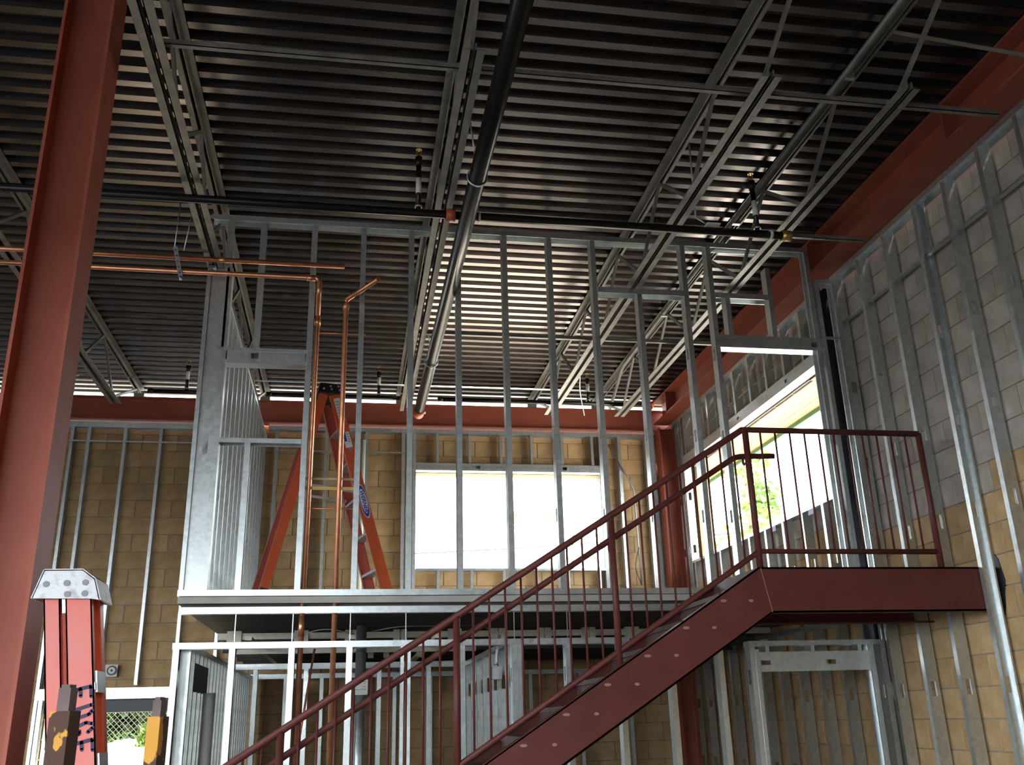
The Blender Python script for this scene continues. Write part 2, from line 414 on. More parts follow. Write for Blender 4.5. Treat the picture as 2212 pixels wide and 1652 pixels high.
def bar_joist(X, ya, yb, label, group=None, ztop=ZD-0.004, y_top0=3.3, y_top1=11.46):
    t = thing('bar_joist', label, 'joist', (X, (ya+yb)/2, ZJ), group='open web joists under the roof deck')
    L, th, g = 0.050, 0.006, 0.011
    for s in (-1, 1):
        c = MB(); c.box(X+s*g, X+s*(g+th), y_top0, y_top1, ztop-L, ztop); c.box(X+s*g, X+s*(g+L), y_top0, y_top1, ztop-th, ztop)
        c.build('top_chord', 'joist_grey', t)
        c = MB(); c.box(X+s*g, X+s*(g+th), ya, yb, ZJ, ZJ+L); c.box(X+s*g, X+s*(g+L), ya, yb, ZJ, ZJ+th)
        c.build('bottom_chord', 'joist_grey', t)
    n = 5; p = (yb-ya-0.30)/n; y = ya+0.15; zt, zb = ztop-0.035, ZJ+0.03
    MB().bar((X, y_top0+0.12, zt), (X, y, zb), 0.020, 0.026).build('web_member', 'joist_grey', t)
    for i in range(n):
        y0 = y+i*p
        MB().bar((X, y0+0.02, zb), (X, y0+p/2, zt), 0.022, 0.026).build('web_member', 'joist_grey', t)
        MB().bar((X, y0+p/2, zt), (X, y0+p-0.02, zb), 0.022, 0.026).build('web_member', 'joist_grey', t)
    MB().bar((X, y+n*p, zb), (X, y_top1-0.12, zt), 0.020, 0.026).build('web_member', 'joist_grey', t)
    MB().box(X-0.06, X+0.06, y_top1-0.02, y_top1+0.10, 5.512, ztop-0.052).build('bearing_seat', 'joist_grey', t)
    return t
JX = [-2.60, -1.11, 0.565, 2.262, 3.115]
JL = ['open web steel joist furthest to the side, partly behind the red column', 'open web steel joist above the mezzanine side wall, next to the red column',
      'open web steel joist beside the thick black sprinkler main', 'open web steel joist over the middle right, between sprinkler main and side beam',
      'open web steel joist closest to the red beam of the side wall']
for x, l in zip(JX, JL): bar_joist(x, 3.75 if x < -1 else 4.13, 10.42, l, y_top0=3.0 if x < -1 else 3.3)
# bridging
def angle_x(name, x0, x1, y, z, label, m='joist_grey'):
    mb = MB(); mb.box(x0, x1, y, y+0.032, z, z+0.004); mb.box(x0, x1, y, y+0.004, z, z+0.032)
    return mb.build(name, m, label=label, cat='brace', group='bridging between the joists')
angle_x('bridging_angle', -1.15, 3.86, 4.36, ZJ+0.055, 'long bridging angle across the joist bottoms nearest the camera')
angle_x('bridging_angle', 0.565, 3.86, 8.20, ZJ+0.055, 'bridging angle across the joists halfway back behind the stud wall')
angle_x('bridging_angle', 3.13, 3.86, 6.00, ZJ+0.055, 'short bridging angle from the last joist to the red side beam')
MB().tube([(-3.1, 10.72, 5.50), (3.4, 10.72, 5.50)], 0.009, 6).build('bridging_rod', 'galvanised', label='thin bright bridging rod across the joists near the back beam', cat='rod')
MB().bar((3.13, 4.20, 5.545), (3.87, 4.02, 5.30), 0.03, 0.006).build('bridging_angle', 'joist_grey', label='diagonal bridging angle from deck down to the red side beam', cat='brace', group='bridging between the joists')

# ------------------------------------------------------------------ mezzanine front stud wall
mw = thing('stud_wall', 'tall galvanised stud wall along the front edge of the mezzanine', 'stud wall', (1.4, YM, ZF))
ZT = 5.525
track_x(mw, -1.16, 3.86, YM, ZT, -1, 'top_track', 0.045)
channel(MB(), ('x','z','y'), -1.165, 3.90, ZF, 0.042, YM-T, DEP+2*T).build('bottom_track', 'galvanised', mw)
stud_y(mw, -1.035, YM, 4.40, ZT-0.004, 1)
for X in (-0.385, 0.005, 0.390, 0.768, 1.150, 1.528): stud_y(mw, X, YM, ZF+0.004, ZT-0.004, 1)
stud_y(mw, 1.900, YM, ZF+0.004, ZT-0.004, 1)
stud_y(mw, 2.280, YM, ZF+0.004, 5.055, 1)
stud_y(mw, 2.690, YM, ZF+0.004, ZT-0.004, 1)
stud_y(mw, 2.922, YM, ZF+0.004, ZT-0.004, 1)
stud_y(mw, 3.862, YM, ZF+0.004, ZT-0.004, -1)
stud_y(mw, 3.052, YM, 4.67, 5.055, 1, 'cripple_stud'); stud_y(mw, 3.442, YM, 4.67, 5.31, 1, 'cripple_stud')
stud_y(mw, -0.782, YM, 4.40, ZT-0.004, 1, 'cripple_stud')
stud_y(mw, -0.790, YM, ZF+0.004, 3.66, 1, 'cripple_stud')
track_x(mw, 1.945, 2.690, YM, 5.055, -1, 'blocking_track', 0.05)
track_x(mw, 2.965, 3.480, YM, 5.055, -1, 'blocking_track', 0.05)
track_x(mw, -1.010, -0.388, YM, 3.690, -1, 'sill_track', 0.035)
def box_header(p, x0, x1, Y, z0, z1, holes, dep=DEP):
    h = MB(); 
    channel(h, ('x','y','z'), x0, x1, Y-0.002, 0.04, z0, z1-z0, 0, holes, 0.055, 0.045)
    channel(h, ('x','y','z'), x0, x1, Y+dep+0.002, -0.04, z0, z1-z0, 0, [])
    o = h.build('header', 'galvanised', p)
    track_x(p, x0-0.02, x1+0.02, Y-0.004, z0-0.003, 1, 'header_track', 0.028, dep+0.008)
    track_x(p, x0-0.02, x1+0.02, Y-0.004, z1+0.003, -1, 'header_track', 0.028, dep+0.008)
    return o
box_header(mw, -0.965, -0.39, YM, 4.275, 4.395, [-0.76])
box_header(mw, 2.965, 3.858, YM, 4.56, 4.665, [3.80])
# corner post of the front wall: stud with the web towards the room plus a nested stud
for (xa, f) in ((-1.160, 0.041), ):
    channel(MB(), ('z','y','x'), ZF+0.004, 5.06, YM+0.022, 0.041, -1.130, 0.118, 0.012, [3.62, 4.35]).build('corner_stud', 'galvanised', mw)
    channel(MB(), ('z','x','y'), ZF+0.004, 5.06, -1.160, 0.030, YM, DEP, 0.012, []).build('corner_stud', 'galvanised', mw)
    channel(MB(), ('z','x','y'), ZF+0.004, 5.06, -0.972, -0.041, YM, DEP, 0.012, []).build('corner_stud', 'galvanised', mw)
MB().box(-1.16, -1.10, YM, YM+DEP, 5.055, 5.075).build('corner_cap', 'galvanised', mw)
# short return piece beside the side wall
rp = thing('stud_wall', 'narrow galvanised filler frame between the mezzanine wall and side wall', 'stud wall', (3.97, YM, ZF))
track_x(rp, 3.872, 4.07, YM-0.02, 5.215, -1, 'top_track', 0.035)
stud_y(rp, 3.875, YM-0.015, ZF+0.05, 5.21, 1, w=0.035); stud_y(rp, 4.068, YM-0.015, ZF+0.05, 5.21, -1, w=0.035)
MB().box(3.91, 4.034, YM-0.018, YM-0.012, 4.66, 4.685).build('strap', 'galvanised', rp)

# mezzanine side wall (runs back from the corner)
sw = thing('stud_wall', 'galvanised side wall of the mezzanine seen edge-on with closely overlapping studs', 'stud wall', (-1.11, 9.2, ZF))
track_y(sw, YM+0.1, YB, -1.155, ZF, 1, 'bottom_track'); track_y(sw, YM+0.1, YB, -1.155, 5.065, -1, 'top_track')
y = YM+0.30
while y < YB-0.05:
    stud_x(sw, -1.155, y, ZF+0.004, 5.06, 1); y += 0.3

# ------------------------------------------------------------------ lower stud walls
lw = thing('stud_wall', 'bright galvanised stud wall below the mezzanine edge, crossed by the stair', 'stud wall', (1.4, YM, 0))
ZL = 2.245
track_x(lw, -1.165, 2.02, YM, ZL, -1, 'top_track', 0.042)
track_x(lw, -1.165, 2.70, YM, 0.003, 1, 'bottom_track', 0.04)
for X in (-1.160, -0.795, -0.400, -0.010, 0.775, 1.150, 1.192, 1.540): stud_y(lw, X, YM, 0.007, ZL-0.004, 1, hz=[0.6, 1.2, 2.0] if X > -1.1 else [1.2, 2.02])
stud_y(lw, 0.365, YM, 0.007, ZL-0.004, 1, w=0.022); stud_y(lw, 0.412, YM, 0.007, ZL-0.004, 1, w=0.022)
stud_y(lw, 1.93, YM, 0.007, ZL-0.004, 1); stud_y(lw, 2.31, YM, 0.007, ZL-0.004, 1); stud_y(lw, 2.685, YM, 0.007, ZL-0.004, 1)
for X in (-1.150, -0.770, -0.385, 0.008, 0.395, 1.170, 1.560):
    MB().box(X, X+0.006, YM+0.01, YM+0.014, ZL, ZF-0.1).build('hanger_strap', 'galvanised', lw)
dw = thing('stud_wall', 'galvanised door framing with deep punched header under the stair landing', 'stud wall', (3.4, YM, 0))
track_x(dw, 2.93, 4.03, YM, 2.205, -1, 'top_track', 0.035)
stud_y(dw, 2.935, YM, 0.0, 2.20, 1); stud_y(dw, 2.975, YM-0.002, 0.0, 2.145, 1, w=0.03, name='jack_stud')
stud_y(dw, 3.93, YM, 0.0, 2.20, -1); stud_y(dw, 3.985, YM, 0.0, 2.20, 1, hz=[1.15, 1.83])
for X in (3.06, 3.42, 3.80): stud_y(dw, X, YM, 2.125, 2.20, 1, 'cripple_stud', w=0.03)
_h = MB(); channel(_h, ('x','y','z'), 3.006, 3.885, YM-0.004, 0.05, 1.985, 0.125, 0, [3.05, 3.57], 0.075, 0.034)
_h.build('header', 'galvanised', dw)
track_x(dw, 3.006, 3.885, YM-0.004, 2.125, -1, 'header_track', 0.03)
# lower side wall; stretch behind the cross partition added to shade the lower room
ls = thing('stud_wall', 'galvanised partition below the mezzanine corner with dark panel box, rear stretch added for shade', 'stud wall', (-1.11, 9, 0))
track_y(ls, YM+0.1, YB-0.12, -1.155, ZL, -1, 'top_track'); track_y(ls, YM+0.1, YB-0.12, -1.155, 0.003, 1, 'bottom_track')
y = YM+0.14
while y < YB-0.2:
    stud_x(ls, -1.155, y, 0.007, ZL-0.004, 1, hz=[0.6, 1.2]); y += 0.4064/2
cp_ = thing('stud_wall', 'galvanised cross partition deep in the dim room under the mezzanine', 'stud wall', (0, 9.4, 0))
track_x(cp_, -1.10, 1.13, 9.45, 2.25, -1, 'top_track', 0.05); track_x(cp_, -1.10, 1.13, 9.45, 0.003, 1, 'bottom_track')
for X in (-1.09, -0.86, -0.40, 0.28, 0.75, 1.08): stud_y(cp_, X, 9.45, 0.007, 2.246, 1, hz=[])
rp2 = thing('stud_wall', 'galvanised partition with oval punched studs running back behind the stair', 'stud wall', (1.15, 8.2, 0))
track_y(rp2, YM+0.1, 9.5, 1.13, ZL, -1, 'top_track')
for k in range(7):
    channel(MB(), ('z','y','x'), 0.007, ZL-0.004, YM+0.16+k*0.4064, 0.041, 1.13, DEP, 0.012, [1.98, 1.2], 0.115, 0.045).build('stud', 'galvanised', rp2)
bk2 = thing('stud_wall', 'pale furring studs on the rear block wall of the room under the mezzanine', 'stud wall', (0, YB, 0))
track_x(bk2, -1.10, 3.9, YB-0.1, 2.25, -1, 'top_track', 0.05)
for X in (-1.05, -0.70, -0.30, 0.12, 0.52, 0.93, 1.5, 2.1, 2.7, 3.3): stud_y(bk2, X, YB-0.1, 0.007, 2.246, 1, hz=[])
# floor framing under the mezzanine
fb = thing('floor_framing', 'pale ledger with cream bearing blocks under the dark mezzanine floor', 'framing', (0.8, 8.6, 2.4))
channel(MB(), ('x','z','y'), -1.10, 3.9, 2.455, -0.05, 8.60, 0.06).build('ledger', 'cream_block', fb)
for X in (-1.02, -0.46, -0.03, 0.39, 0.87, 1.26, 1.68, 2.09, 2.5):
    for s in (0, 0.064):
        MB().box(X+s, X+s+0.056, 8.585, 8.66, 2.372, 2.474).build('bearing_block', 'cream_block', fb)
for i, Y in enumerate((9.2, 9.8, 10.4, 11.0)):
    channel(MB(), ('x','y','z'), -1.12, 4.0, Y, 0.04, 2.335, 0.14).build('floor_joist', 'dark_deck', fb)
fc = thing('ceiling_framing', 'short cream ceiling tracks hung above the cross partition in the lower room', 'framing', (0, 8.4, 2.3))
for Y in (7.6, 8.3):
    MB().box(-0.95, 1.08, Y, Y+0.04, 2.262, 2.298).build('ceiling_channel', 'cream_block', fc)
for X in (-0.75, 0.0, 0.65): MB().box(X, X+0.05, 7.4, 11.3, 2.30, 2.325).build('carrying_channel', 'cream_block', fc)
for X in (0.18, 0.32, 0.62, 0.80, 1.0): MB().box(X, X+0.05, 8.95, 9.0, 2.258, 2.36).build('spacer_block', 'cream_block', fc)

# ------------------------------------------------------------------ back wall furring
bl = thing('stud_wall', 'thin furring studs on the tan block wall behind the red column', 'stud wall', (-2.6, YB, 2))
channel(MB(), ('x','z','y'), -6.3, -1.17, 5.20, -0.07, YB, DEP).build('top_track', 'galvanised', bl)
for X in (-3.74, -3.335, -3.145, -2.735, -2.325, -1.92, -1.50): stud_y(bl, X, YB, DB[2]+0.15 if DB[0] < X < DB[1] else 0, 5.13, 1, w=0.035, hz=[])
MB().box(-6.3, -1.2, YB-0.010, YB-0.004, 4.945, 4.965).build('bridging_channel', 'aluminium', bl)
box_header(bl, DB[0]-0.05, DB[1]+0.05, YB, 2.03, 2.14, [])
MB().box(DB[0]-0.02, DB[1]+0.02, YC+0.0, YC+0.19, DB[2]-0.13, DB[2]-0.002).build('lintel_plate', 'panel_dark', bl)
for X in (DB[0]-0.04, DB[1]): stud_y(bl, X, YB, 0, 2.03, 1, 'jamb_stud', hz=[])
bm = thing('stud_wall', 'galvanised furring frame around the back window inside the mezzanine room', 'stud wall', (1.5, YB, ZF))
track_x(bm, -1.05, 3.92, YB, 5.195, -1, 'top_track', 0.05)
track_x(bm, -1.05, 3.92, YB, ZF, 1, 'bottom_track', 0.04)
for X in (-0.96, -0.36, 0.14): stud_y(bm, X, YB, ZF+0.004, 5.19, 1, w=0.035, hz=[])
for X in (0.59, 0.728): stud_y(bm, X, YB, ZF+0.004, 5.19, 1, name='jamb_stud', hz=[])
for X in (3.22, 3.185): stud_y(bm, X, YB, ZF+0.004, 5.19, -1, name='jamb_stud', hz=[])
for X in (3.39, 3.76, 3.88): stud_y(bm, X, YB, ZF+0.004, 5.19, 1, hz=[])
for X in (1.02, 1.43, 1.83, 2.23, 2.63, 3.03):
    stud_y(bm, X, YB, 4.765, 5.19, 1, 'cripple_stud', w=0.035); stud_y(bm, X+0.01, YB, ZF+0.004, 3.44, 1, 'cripple_stud', w=0.035)
box_header(bm, 0.78, 3.175, YB, 4.665, 4.755, [1.55, 2.67])
track_x(bm, 0.775, 3.18, YB, 3.447, -1, 'sill_track', 0.03)
MB().box(-0.97, 0.62, YB-0.008, YB-0.003, 4.872, 4.890).build('bridging_channel', 'aluminium', bm)

# ------------------------------------------------------------------ right wall framing
rw = thing('stud_wall', 'full-height galvanised studs on the grey block wall beside the stair landing', 'stud wall', (XR, 5.2, 0))
track_y(rw, 2.6, 6.96, XR, 5.292, -1, 'top_track', 0.045)
stud_x(rw, XR, 5.680, 0.003, 5.287, -1)
for Y in (6.90, 6.48, 6.075, 5.265, 4.865, 4.475, 4.075, 3.67, 3.26, 2.86): stud_x(rw, XR, Y, 0.003, 5.287, 1)
channel(MB(), ('z','y','x'), 0.003, 5.287, 6.965, 0.03, XR-0.02, 0.11, 0.0, []).build('corner_stud', 'galvanised', rw)
for z in (4.84,):
    channel(MB(), ('y','z','x'), 2.7, 6.9, z, 0.016, XR+0.030, 0.036).build('bridging_channel', 'galvanised', rw)
    for Y in (6.48, 6.075, 5.675, 5.265, 4.865, 4.475, 4.075):
        MB().box(XR+0.028, XR+0.068, Y-0.012, Y-0.002, z-0.012, z+0.03).build('clip_angle', 'galvanised', rw)
rr = thing('stud_wall', 'galvanised framing with cripple studs above and below the slanting side window', 'stud wall', (XR, 9, ZF))
track_y(rr, 6.99, YB, XR, 5.292, -1, 'top_track', 0.045); track_y(rr, 6.99, YB, XR, ZF, 1, 'bottom_track')
track_y(rr, WR[0], WR[1], XR, WR[2], -1, 'sill_track', 0.03)
y = WR[0]+0.18
while y < WR[1]-0.05:
    stud_x(rr, XR, y, 4.765, 5.287, 1, 'cripple_stud'); stud_x(rr, XR, y+0.02, ZF+0.004, WR[2]-0.004, 1, 'cripple_stud')
    MB().box(XR+0.02, XR+0.035, y+0.05, y+0.36, 4.93, 4.936).build('bridging_bar', 'aluminium', rr); y += 0.4064
for Y in (7.36, 7.30): stud_x(rr, XR, Y, ZF+0.004, 5.287, 1, 'jamb_stud')
for Y in (WR[1]+0.005, WR[1]+0.06, 11.30): stud_x(rr, XR, Y, ZF+0.004, 5.287, 1, 'jamb_stud')
hd = MB(); channel(hd, ('y','x','z'), WR[0]-0.02, WR[1]+0.02, XR-0.003, 0.045, 4.645, 0.115, 0, [8.0, 9.2, 10.4], 0.05, 0.03); hd.build('header', 'galvanised', rr)
channel(MB(), ('y','z','x'), WR[0]-0.02, WR[1]+0.02, 4.642, 0.02, XR-0.006, DEP+0.02).build('header_track', 'galvanised', rr)
for Y in (7.78, 8.6, 9.4): MB().box(XR-0.004, XR-0.001, Y, Y+0.12, 3.37, 3.42).build('tape_label', 'label_blue', rr)
# lower side-wall studs seen through the door framing
rl = thing('stud_wall', 'dim row of studs on the side wall under the mezzanine behind door framing', 'stud wall', (XR, 9, 0))
track_y(rl, 6.99, YB, XR, 2.43, -1, 'top_track')
y = 7.25
while y < YB-0.1: stud_x(rl, XR, y, 0.003, 2.425, 1, hz=[1.2, 1.83]); y += 0.4064
MB().tube([(4.125, 7.18, 0), (4.125, 7.18, 5.30)], 0.066, 20).build('steel_tube_column', 'dark_steel', label='dark round steel column between the side window and side wall studs', cat='column')

# ------------------------------------------------------------------ stair with landing and guard rail
YS, YF = 5.69, 6.52
ST = thing('staircase', 'dark red steel staircase rising to a landing with pipe guard rail', 'stair', (1.0, 6.0, 0))
RISE, RUN, XN, ZN = 0.1606, 0.2575, 2.55, 2.57
SL = RISE/RUN
def sz(X, off=0.0): return ZN + SL*min(X-XN, 0) + off
XE = 4.205
x_bot = XN - ZN/SL
prof = [(XE, 2.57), (XN, 2.57), (x_bot, 0.0), (x_bot+0.46, 0.0), (2.612, 2.287), (XE, 2.287)]
for y0, s in ((YS, 1), (YF, -1)):
    m = MB(); m.prism(prof, 'y', y0, y0+s*0.010)
    def fl(a, b, th=0.012):
        m.bar((a[0], y0+s*0.035, a[1]), (b[0], y0+s*0.035, b[1]), 0.07, th, (0,0,1))
    k = 0.006
    fl((XE, 2.57-k), (XN, 2.57-k)); fl((XN, 2.57-k), (x_bot+0.02, 0.02-k)); fl((2.612, 2.287+k), (x_bot+0.48, 0.02+k)); fl((XE, 2.287+k), (2.612, 2.287+k))
    m.build('stringer', 'stair_red', ST)
MB().bar((2.562, YS-0.0006, 2.567), (2.611, YS-0.0006, 2.290), 0.0012, 0.004, (1,0,0)).build('weld_seam', 'weld_mark', ST)
for k in range(0, 15):
    xn, zn = XN-k*RUN, ZN-k*RISE
    m = MB(); m.box(xn-0.004, xn, YS+0.012, YF-0.012, zn-RISE, zn)
    if k < 15: m.box(xn-RUN, xn, YS+0.012, YF-0.012, zn-RISE-0.006, zn-RISE); m.box(xn-RUN-0.02, xn-RUN, YS+0.012, YF-0.012, zn-RISE-0.03, zn-RISE-0.001)
    m.build('step', 'tread_dark', ST)
    for dx in (-0.256, -0.075):
        MB().disc((xn+dx, YS-0.0003, zn-0.208), (0,-1,0), 0.022 if dx < -0.2 else 0.015, 0.0025, 12, 0.009).build('plug_weld', 'weld_mark', ST)
MB().box(XN+0.02, XE-0.01, YS+0.012, YF-0.012, 2.50, 2.555).build('landing_deck', 'tread_dark', ST)
for X in (2.95, 3.5): MB().box(X, X+0.05, YS+0.02, YF-0.02, 2.36, 2.50).build('landing_beam', 'tread_dark', ST)
MB().box(2.60, XE-0.01, YF+0.001, YM-0.03, 2.44, 2.52).build('landing_extension', 'tread_dark', ST)
PR = 0.021; RY = YS+0.03
def zr(X): return 3.487 + SL*min(X-2.555, 0)          # top rail
def zl(X): return 2.675 + SL*min(X-2.581, 0)          # lower rail
XA = -1.33
MB().tube([(XA, RY, zr(XA)), (2.555, RY, 3.487), (3.840, RY, 3.487)], PR, 12).build('top_rail', 'stair_red', ST)
MB().tube([(XA, RY, zl(XA)), (2.581, RY, 2.675), (3.840, RY, 2.675)], PR*0.85, 12).build('lower_rail', 'stair_red', ST)
HY = RY+0.085
MB().tube(rnd_path([(-1.55, HY, 3.325+SL*(-1.55-2.53)), (2.53, HY, 3.325), (2.80, HY, 3.332)], 0.05, 4), 0.019, 12).build('handrail', 'stair_red', ST)
for X in (-1.33, -0.352, 0.630, 1.612, 2.575, 3.840):
    MB().tube([(X, RY, sz(X)-0.01), (X, RY, zr(X))], PR, 12).build('post', 'stair_red', ST)
    if X < 3: MB().tube(rnd_path([(X, RY, zr(X)-0.22), (X, HY, zr(X)-0.22), (X, HY, zr(X)-0.16)], 0.02, 3), 0.008, 8).build('rail_bracket', 'stair_red', ST)
def balusters(a, b, n):
    for i in range(1, n):
        X = a+(b-a)*i/n
        MB().tube([(X, RY, zl(X)), (X, RY, zr(X))], 0.0072, 8).build('baluster', 'stair_red', ST)
for a, b in ((-1.33, -0.352), (-0.352, 0.630), (0.630, 1.612), (1.612, 2.575)): balusters(a, b, 10)
balusters(2.575, 3.840, 12)
# flat black patch for the shade in a hole broken around the landing beam
mbh = MB(); pts = []
for i in range(14):
    a = 2*math.pi*i/14; pts.append((5.685+0.075*math.cos(a)*random.uniform(.75,1.2), 2.47+0.21*math.sin(a)*random.uniform(.85,1.12)))
mbh.prism(pts, 'x', XC-0.004, XC+0.02).build('pocket_shade', 'black_plastic', label='ragged black patch painted for the shade in the block wall hole around the landing beam end', cat='hole')

# ------------------------------------------------------------------ sprinkler pipes
def upright(p, X, Y, z0, z1, lab=True):
    MB().tube([(X, Y, z0), (X, Y, z1-0.10)], 0.019, 10).build('riser_nipple', 'black_pipe', p)
    MB().tube([(X, Y, z1-0.12), (X, Y, z1-0.05)], 0.026, 10).build('riser_coupling', 'black_pipe', p)
    MB().tube([(X, Y, z0+0.02), (X, Y, z0+0.035)], 0.026, 10).build('riser_collar', 'aluminium', p)
    if lab: MB().tube([(X, Y, z0+0.13), (X, Y, z0+0.25)], 0.0198, 10).build('riser_label', 'white_label', p)
    h = MB(); h.tube([(X, Y, z1-0.05), (X, Y, z1-0.02)], [0.014, 0.009], 8)
    h.bar((X-0.016, Y, z1-0.03), (X-0.010, Y, z1+0.012), 0.006, 0.006); h.bar((X+0.016, Y, z1-0.03), (X+0.010, Y, z1+0.012), 0.006, 0.006)
    h.disc((X, Y, z1+0.012), (0,0,1), 0.022, 0.003, 10); h.build('sprinkler_head', 'brass', p)
def ring(p, c, R, axis, rod_to=None):
    c = Vector(c); pts = []
    for i in range(21):
        a = 2*math.pi*i/20
        pts.append(c + (Vector((math.cos(a), 0, math.sin(a))) if axis == 'y' else Vector((0, math.cos(a), math.sin(a))))*R)
    MB().tube(pts, 0.006, 6, False).build('pipe_ring', 'galvanised', p)
    if rod_to: MB().tube([c+Vector((0,0,R)), rod_to], 0.006, 6).build('hanger_rod', 'galvanised', p)
sm = thing('sprinkler_pipe', 'thick black sprinkler main running from above the camera to the back beam', 'pipe', (0.71, 6, 4.97), group='black sprinkler pipes under the roof')
MB().tube([(0.745, 1.2, 4.97), (0.700, 10.05, 4.97)], 0.056, 20).build('pipe_body', 'black_pipe', sm)
MB().tube([(0.700, 9.98, 4.97), (0.700, 10.16, 4.97)], 0.064, 14).build('end_coupling', 'coupling_orange', sm)
MB().tube([(0.745, 10.08, 4.965), (0.775, 10.08, 4.965)], 0.02, 8).build('coupling_bolt', 'copper', sm)
ring(sm, (0.722, 5.20, 4.97), 0.064, 'y', (0.66, 5.20, ZD-0.05)); ring(sm, (0.706, 8.5, 4.97), 0.064, 'y', (0.64, 8.5, ZD-0.05))
sx = thing('sprinkler_pipe', 'black sprinkler cross pipe in front of the mezzanine wall top', 'pipe', (0.4, 5.77, 5.0), group='black sprinkler pipes under the roof')
MB().tube([(-5.0, 5.72, 5.0), (3.10, 5.76, 5.0)], 0.029, 14).build('pipe_body', 'black_pipe', sx)
MB().tube([(0.575, 5.75, 5.0), (0.64, 5.75, 5.0)], 0.043, 14).build('pipe_coupling', 'coupling_orange', sx)
MB().tube([(0.80, 5.752, 5.0), (0.815, 5.752, 5.0)], 0.034, 12).build('pipe_collar', 'cream_pvc', sx)
MB().tube([(2.955, 5.758, 5.0), (2.975, 5.758, 5.0)], 0.036, 12).build('pipe_collar', 'white_label', sx)
MB().tube([(3.05, 5.76, 5.0), (3.12, 5.76, 5.0)], 0.040, 12).build('end_cap', 'brass', sx)
upright(sx, 0.385, 5.745, 5.02, 5.49); upright(sx, 2.865, 5.755, 5.02, 5.49)
MB().box(2.46, 2.56, 5.70, 5.82, 5.028, 5.04).build('hanger_plate', 'white_label', sx)
MB().tube([(2.51, 5.76, 5.04), (2.40, 5.76, ZJ+0.03), (2.30, 5.5, ZD-0.06)], 0.006, 6).build('hanger_rod', 'galvanised', sx)
for x0, x1, ups, l in ((-2.2, -1.2, (-1.83,), 'black sprinkler branch by the back beam, beyond the mezzanine side wall'),
                       (-0.95, 0.52, (0.255,), 'black sprinkler branch by the back beam behind the open stepladder'),
                       (0.95, 3.45, (2.69,), 'black sprinkler branch by the back beam above the window')):
    br = thing('sprinkler_pipe', l, 'pipe', ((x0+x1)/2, 10.2, 5.13), group='black sprinkler pipes under the roof')
    MB().tube([(x0, 10.2, 5.165), (x1, 10.2, 5.165)], 0.022, 10).build('pipe_body', 'black_pipe', br)
    for e in (x0, x1): MB().tube([(e-0.03, 10.2, 5.165), (e+0.03, 10.2, 5.165)], 0.028, 10).build('end_fitting', 'coupling_orange' if e == x1 else 'black_pipe', br)
    MB().tube([(x1, 10.19, 5.16), (x1, 10.19, 5.09)], 0.016, 8).build('drop_fitting', 'copper', br)
    for u in ups: upright(br, u, 10.2, 5.175, 5.52)
cd = thing('conduit', 'slim steel conduit following the last joist beside the side beam', 'conduit', (3.06, 7, 5.5))
MB().tube(rnd_path([(3.015, 3.2, 5.535), (3.055, 9.95, 5.535), (3.06, 10.25, 5.40), (3.03, 10.5, 5.20)], 0.12, 4), 0.019, 10).build('conduit_body', 'joist_grey', cd)
for Y in (4.6, 6.5, 8.4): MB().box(3.03, 3.09, Y, Y+0.03, 5.51, 5.575).build('conduit_clamp', 'galvanised', cd)
MB().tube(rnd_path([(2.30, 9.0, ZJ+0.005), (2.44, 9.6, 5.1), (2.62, 10.15, 5.0)], 0.2, 4), 0.005, 6).build('tie_wire', 'galvanised', label='loose thin wire hanging by the joist near the back beam', cat='wire')

# ------------------------------------------------------------------ copper pipes
YH, YV = 6.70, 6.916
c1 = thing('copper_pipe', 'upper copper pipe running level across the mezzanine wall, open cut end', 'pipe', (-2, YH, 5.1), group='copper water pipes')
MB().tube([(-5.0, YH, 5.050), (-0.118, YH, 5.038)], 0.019, 12).build('pipe_body', 'copper', c1)
MB().tube([(-1.06, YH, 5.0405), (-0.99, YH, 5.0403)], 0.022, 12).build('pipe_coupling', 'copper', c1)
c2 = thing('copper_pipe', 'copper pipe turning down beside the mezzanine stud to the lower floor', 'pipe', (-0.32, YV, 2.5), group='copper water pipes')
MB().tube(rnd_path([(-5.0, YH, 4.942), (-0.302, YH, 4.926), (-0.302, YH, 4.81), (-0.312, YV, 4.72), (-0.335, YV, 0.0)], 0.035, 4), 0.019, 12).build('pipe_body', 'copper', c2)
MB().tube([(-0.312, YV, 4.70), (-0.3125, YV, 4.62)], 0.024, 12).build('pipe_coupling', 'copper', c2)
MB().tube([(-0.40, YH, 4.9263), (-0.335, YH, 4.926)], 0.024, 12).build('elbow_collar', 'copper', c2)
MB().tube([(-0.324, YV, 2.42), (-0.326, YV, 2.28)], 0.023, 12).build('pipe_coupling', 'copper', c2)
c3 = thing('copper_pipe', 'copper riser with an angled open stub at its top', 'pipe', (-0.1, YV, 2.5), group='copper water pipes')
MB().tube(rnd_path([(0.140, 6.53, 4.862), (-0.098, YV, 4.855), (-0.100, YV, 0.0)], 0.035, 4), 0.019, 12).build('pipe_body', 'copper', c3)
MB().tube([(-0.098, YV, 4.83), (-0.098, YV, 4.77)], 0.024, 12).build('pipe_coupling', 'copper', c3)
for z, l in ((4.575, 'upper thin copper brace between stud and copper riser'), (3.188, 'lower thin copper brace between studs crossing both copper risers')):
    MB().tube([(-0.36, 6.945, z), (0.06, 6.945, z)], 0.006, 8).build('copper_brace', 'copper', label=l, cat='brace')
MB().box(-0.345, 0.004, 6.945, 6.950, 3.328, 3.352).build('pipe_strap', 'brass', label='flat brass strap between studs holding the copper risers', cat='strap')
MB().box(-0.345, 0.004, 6.955, 6.960, 3.405, 3.422).build('pipe_strap', 'wood_stud', label='dull brown strap just above the brass strap', cat='strap')
stt = thing('pipe_hanger', 'perforated strut hanger clamping the two level copper pipes', 'hanger', (-1.33, YH, 4.95))
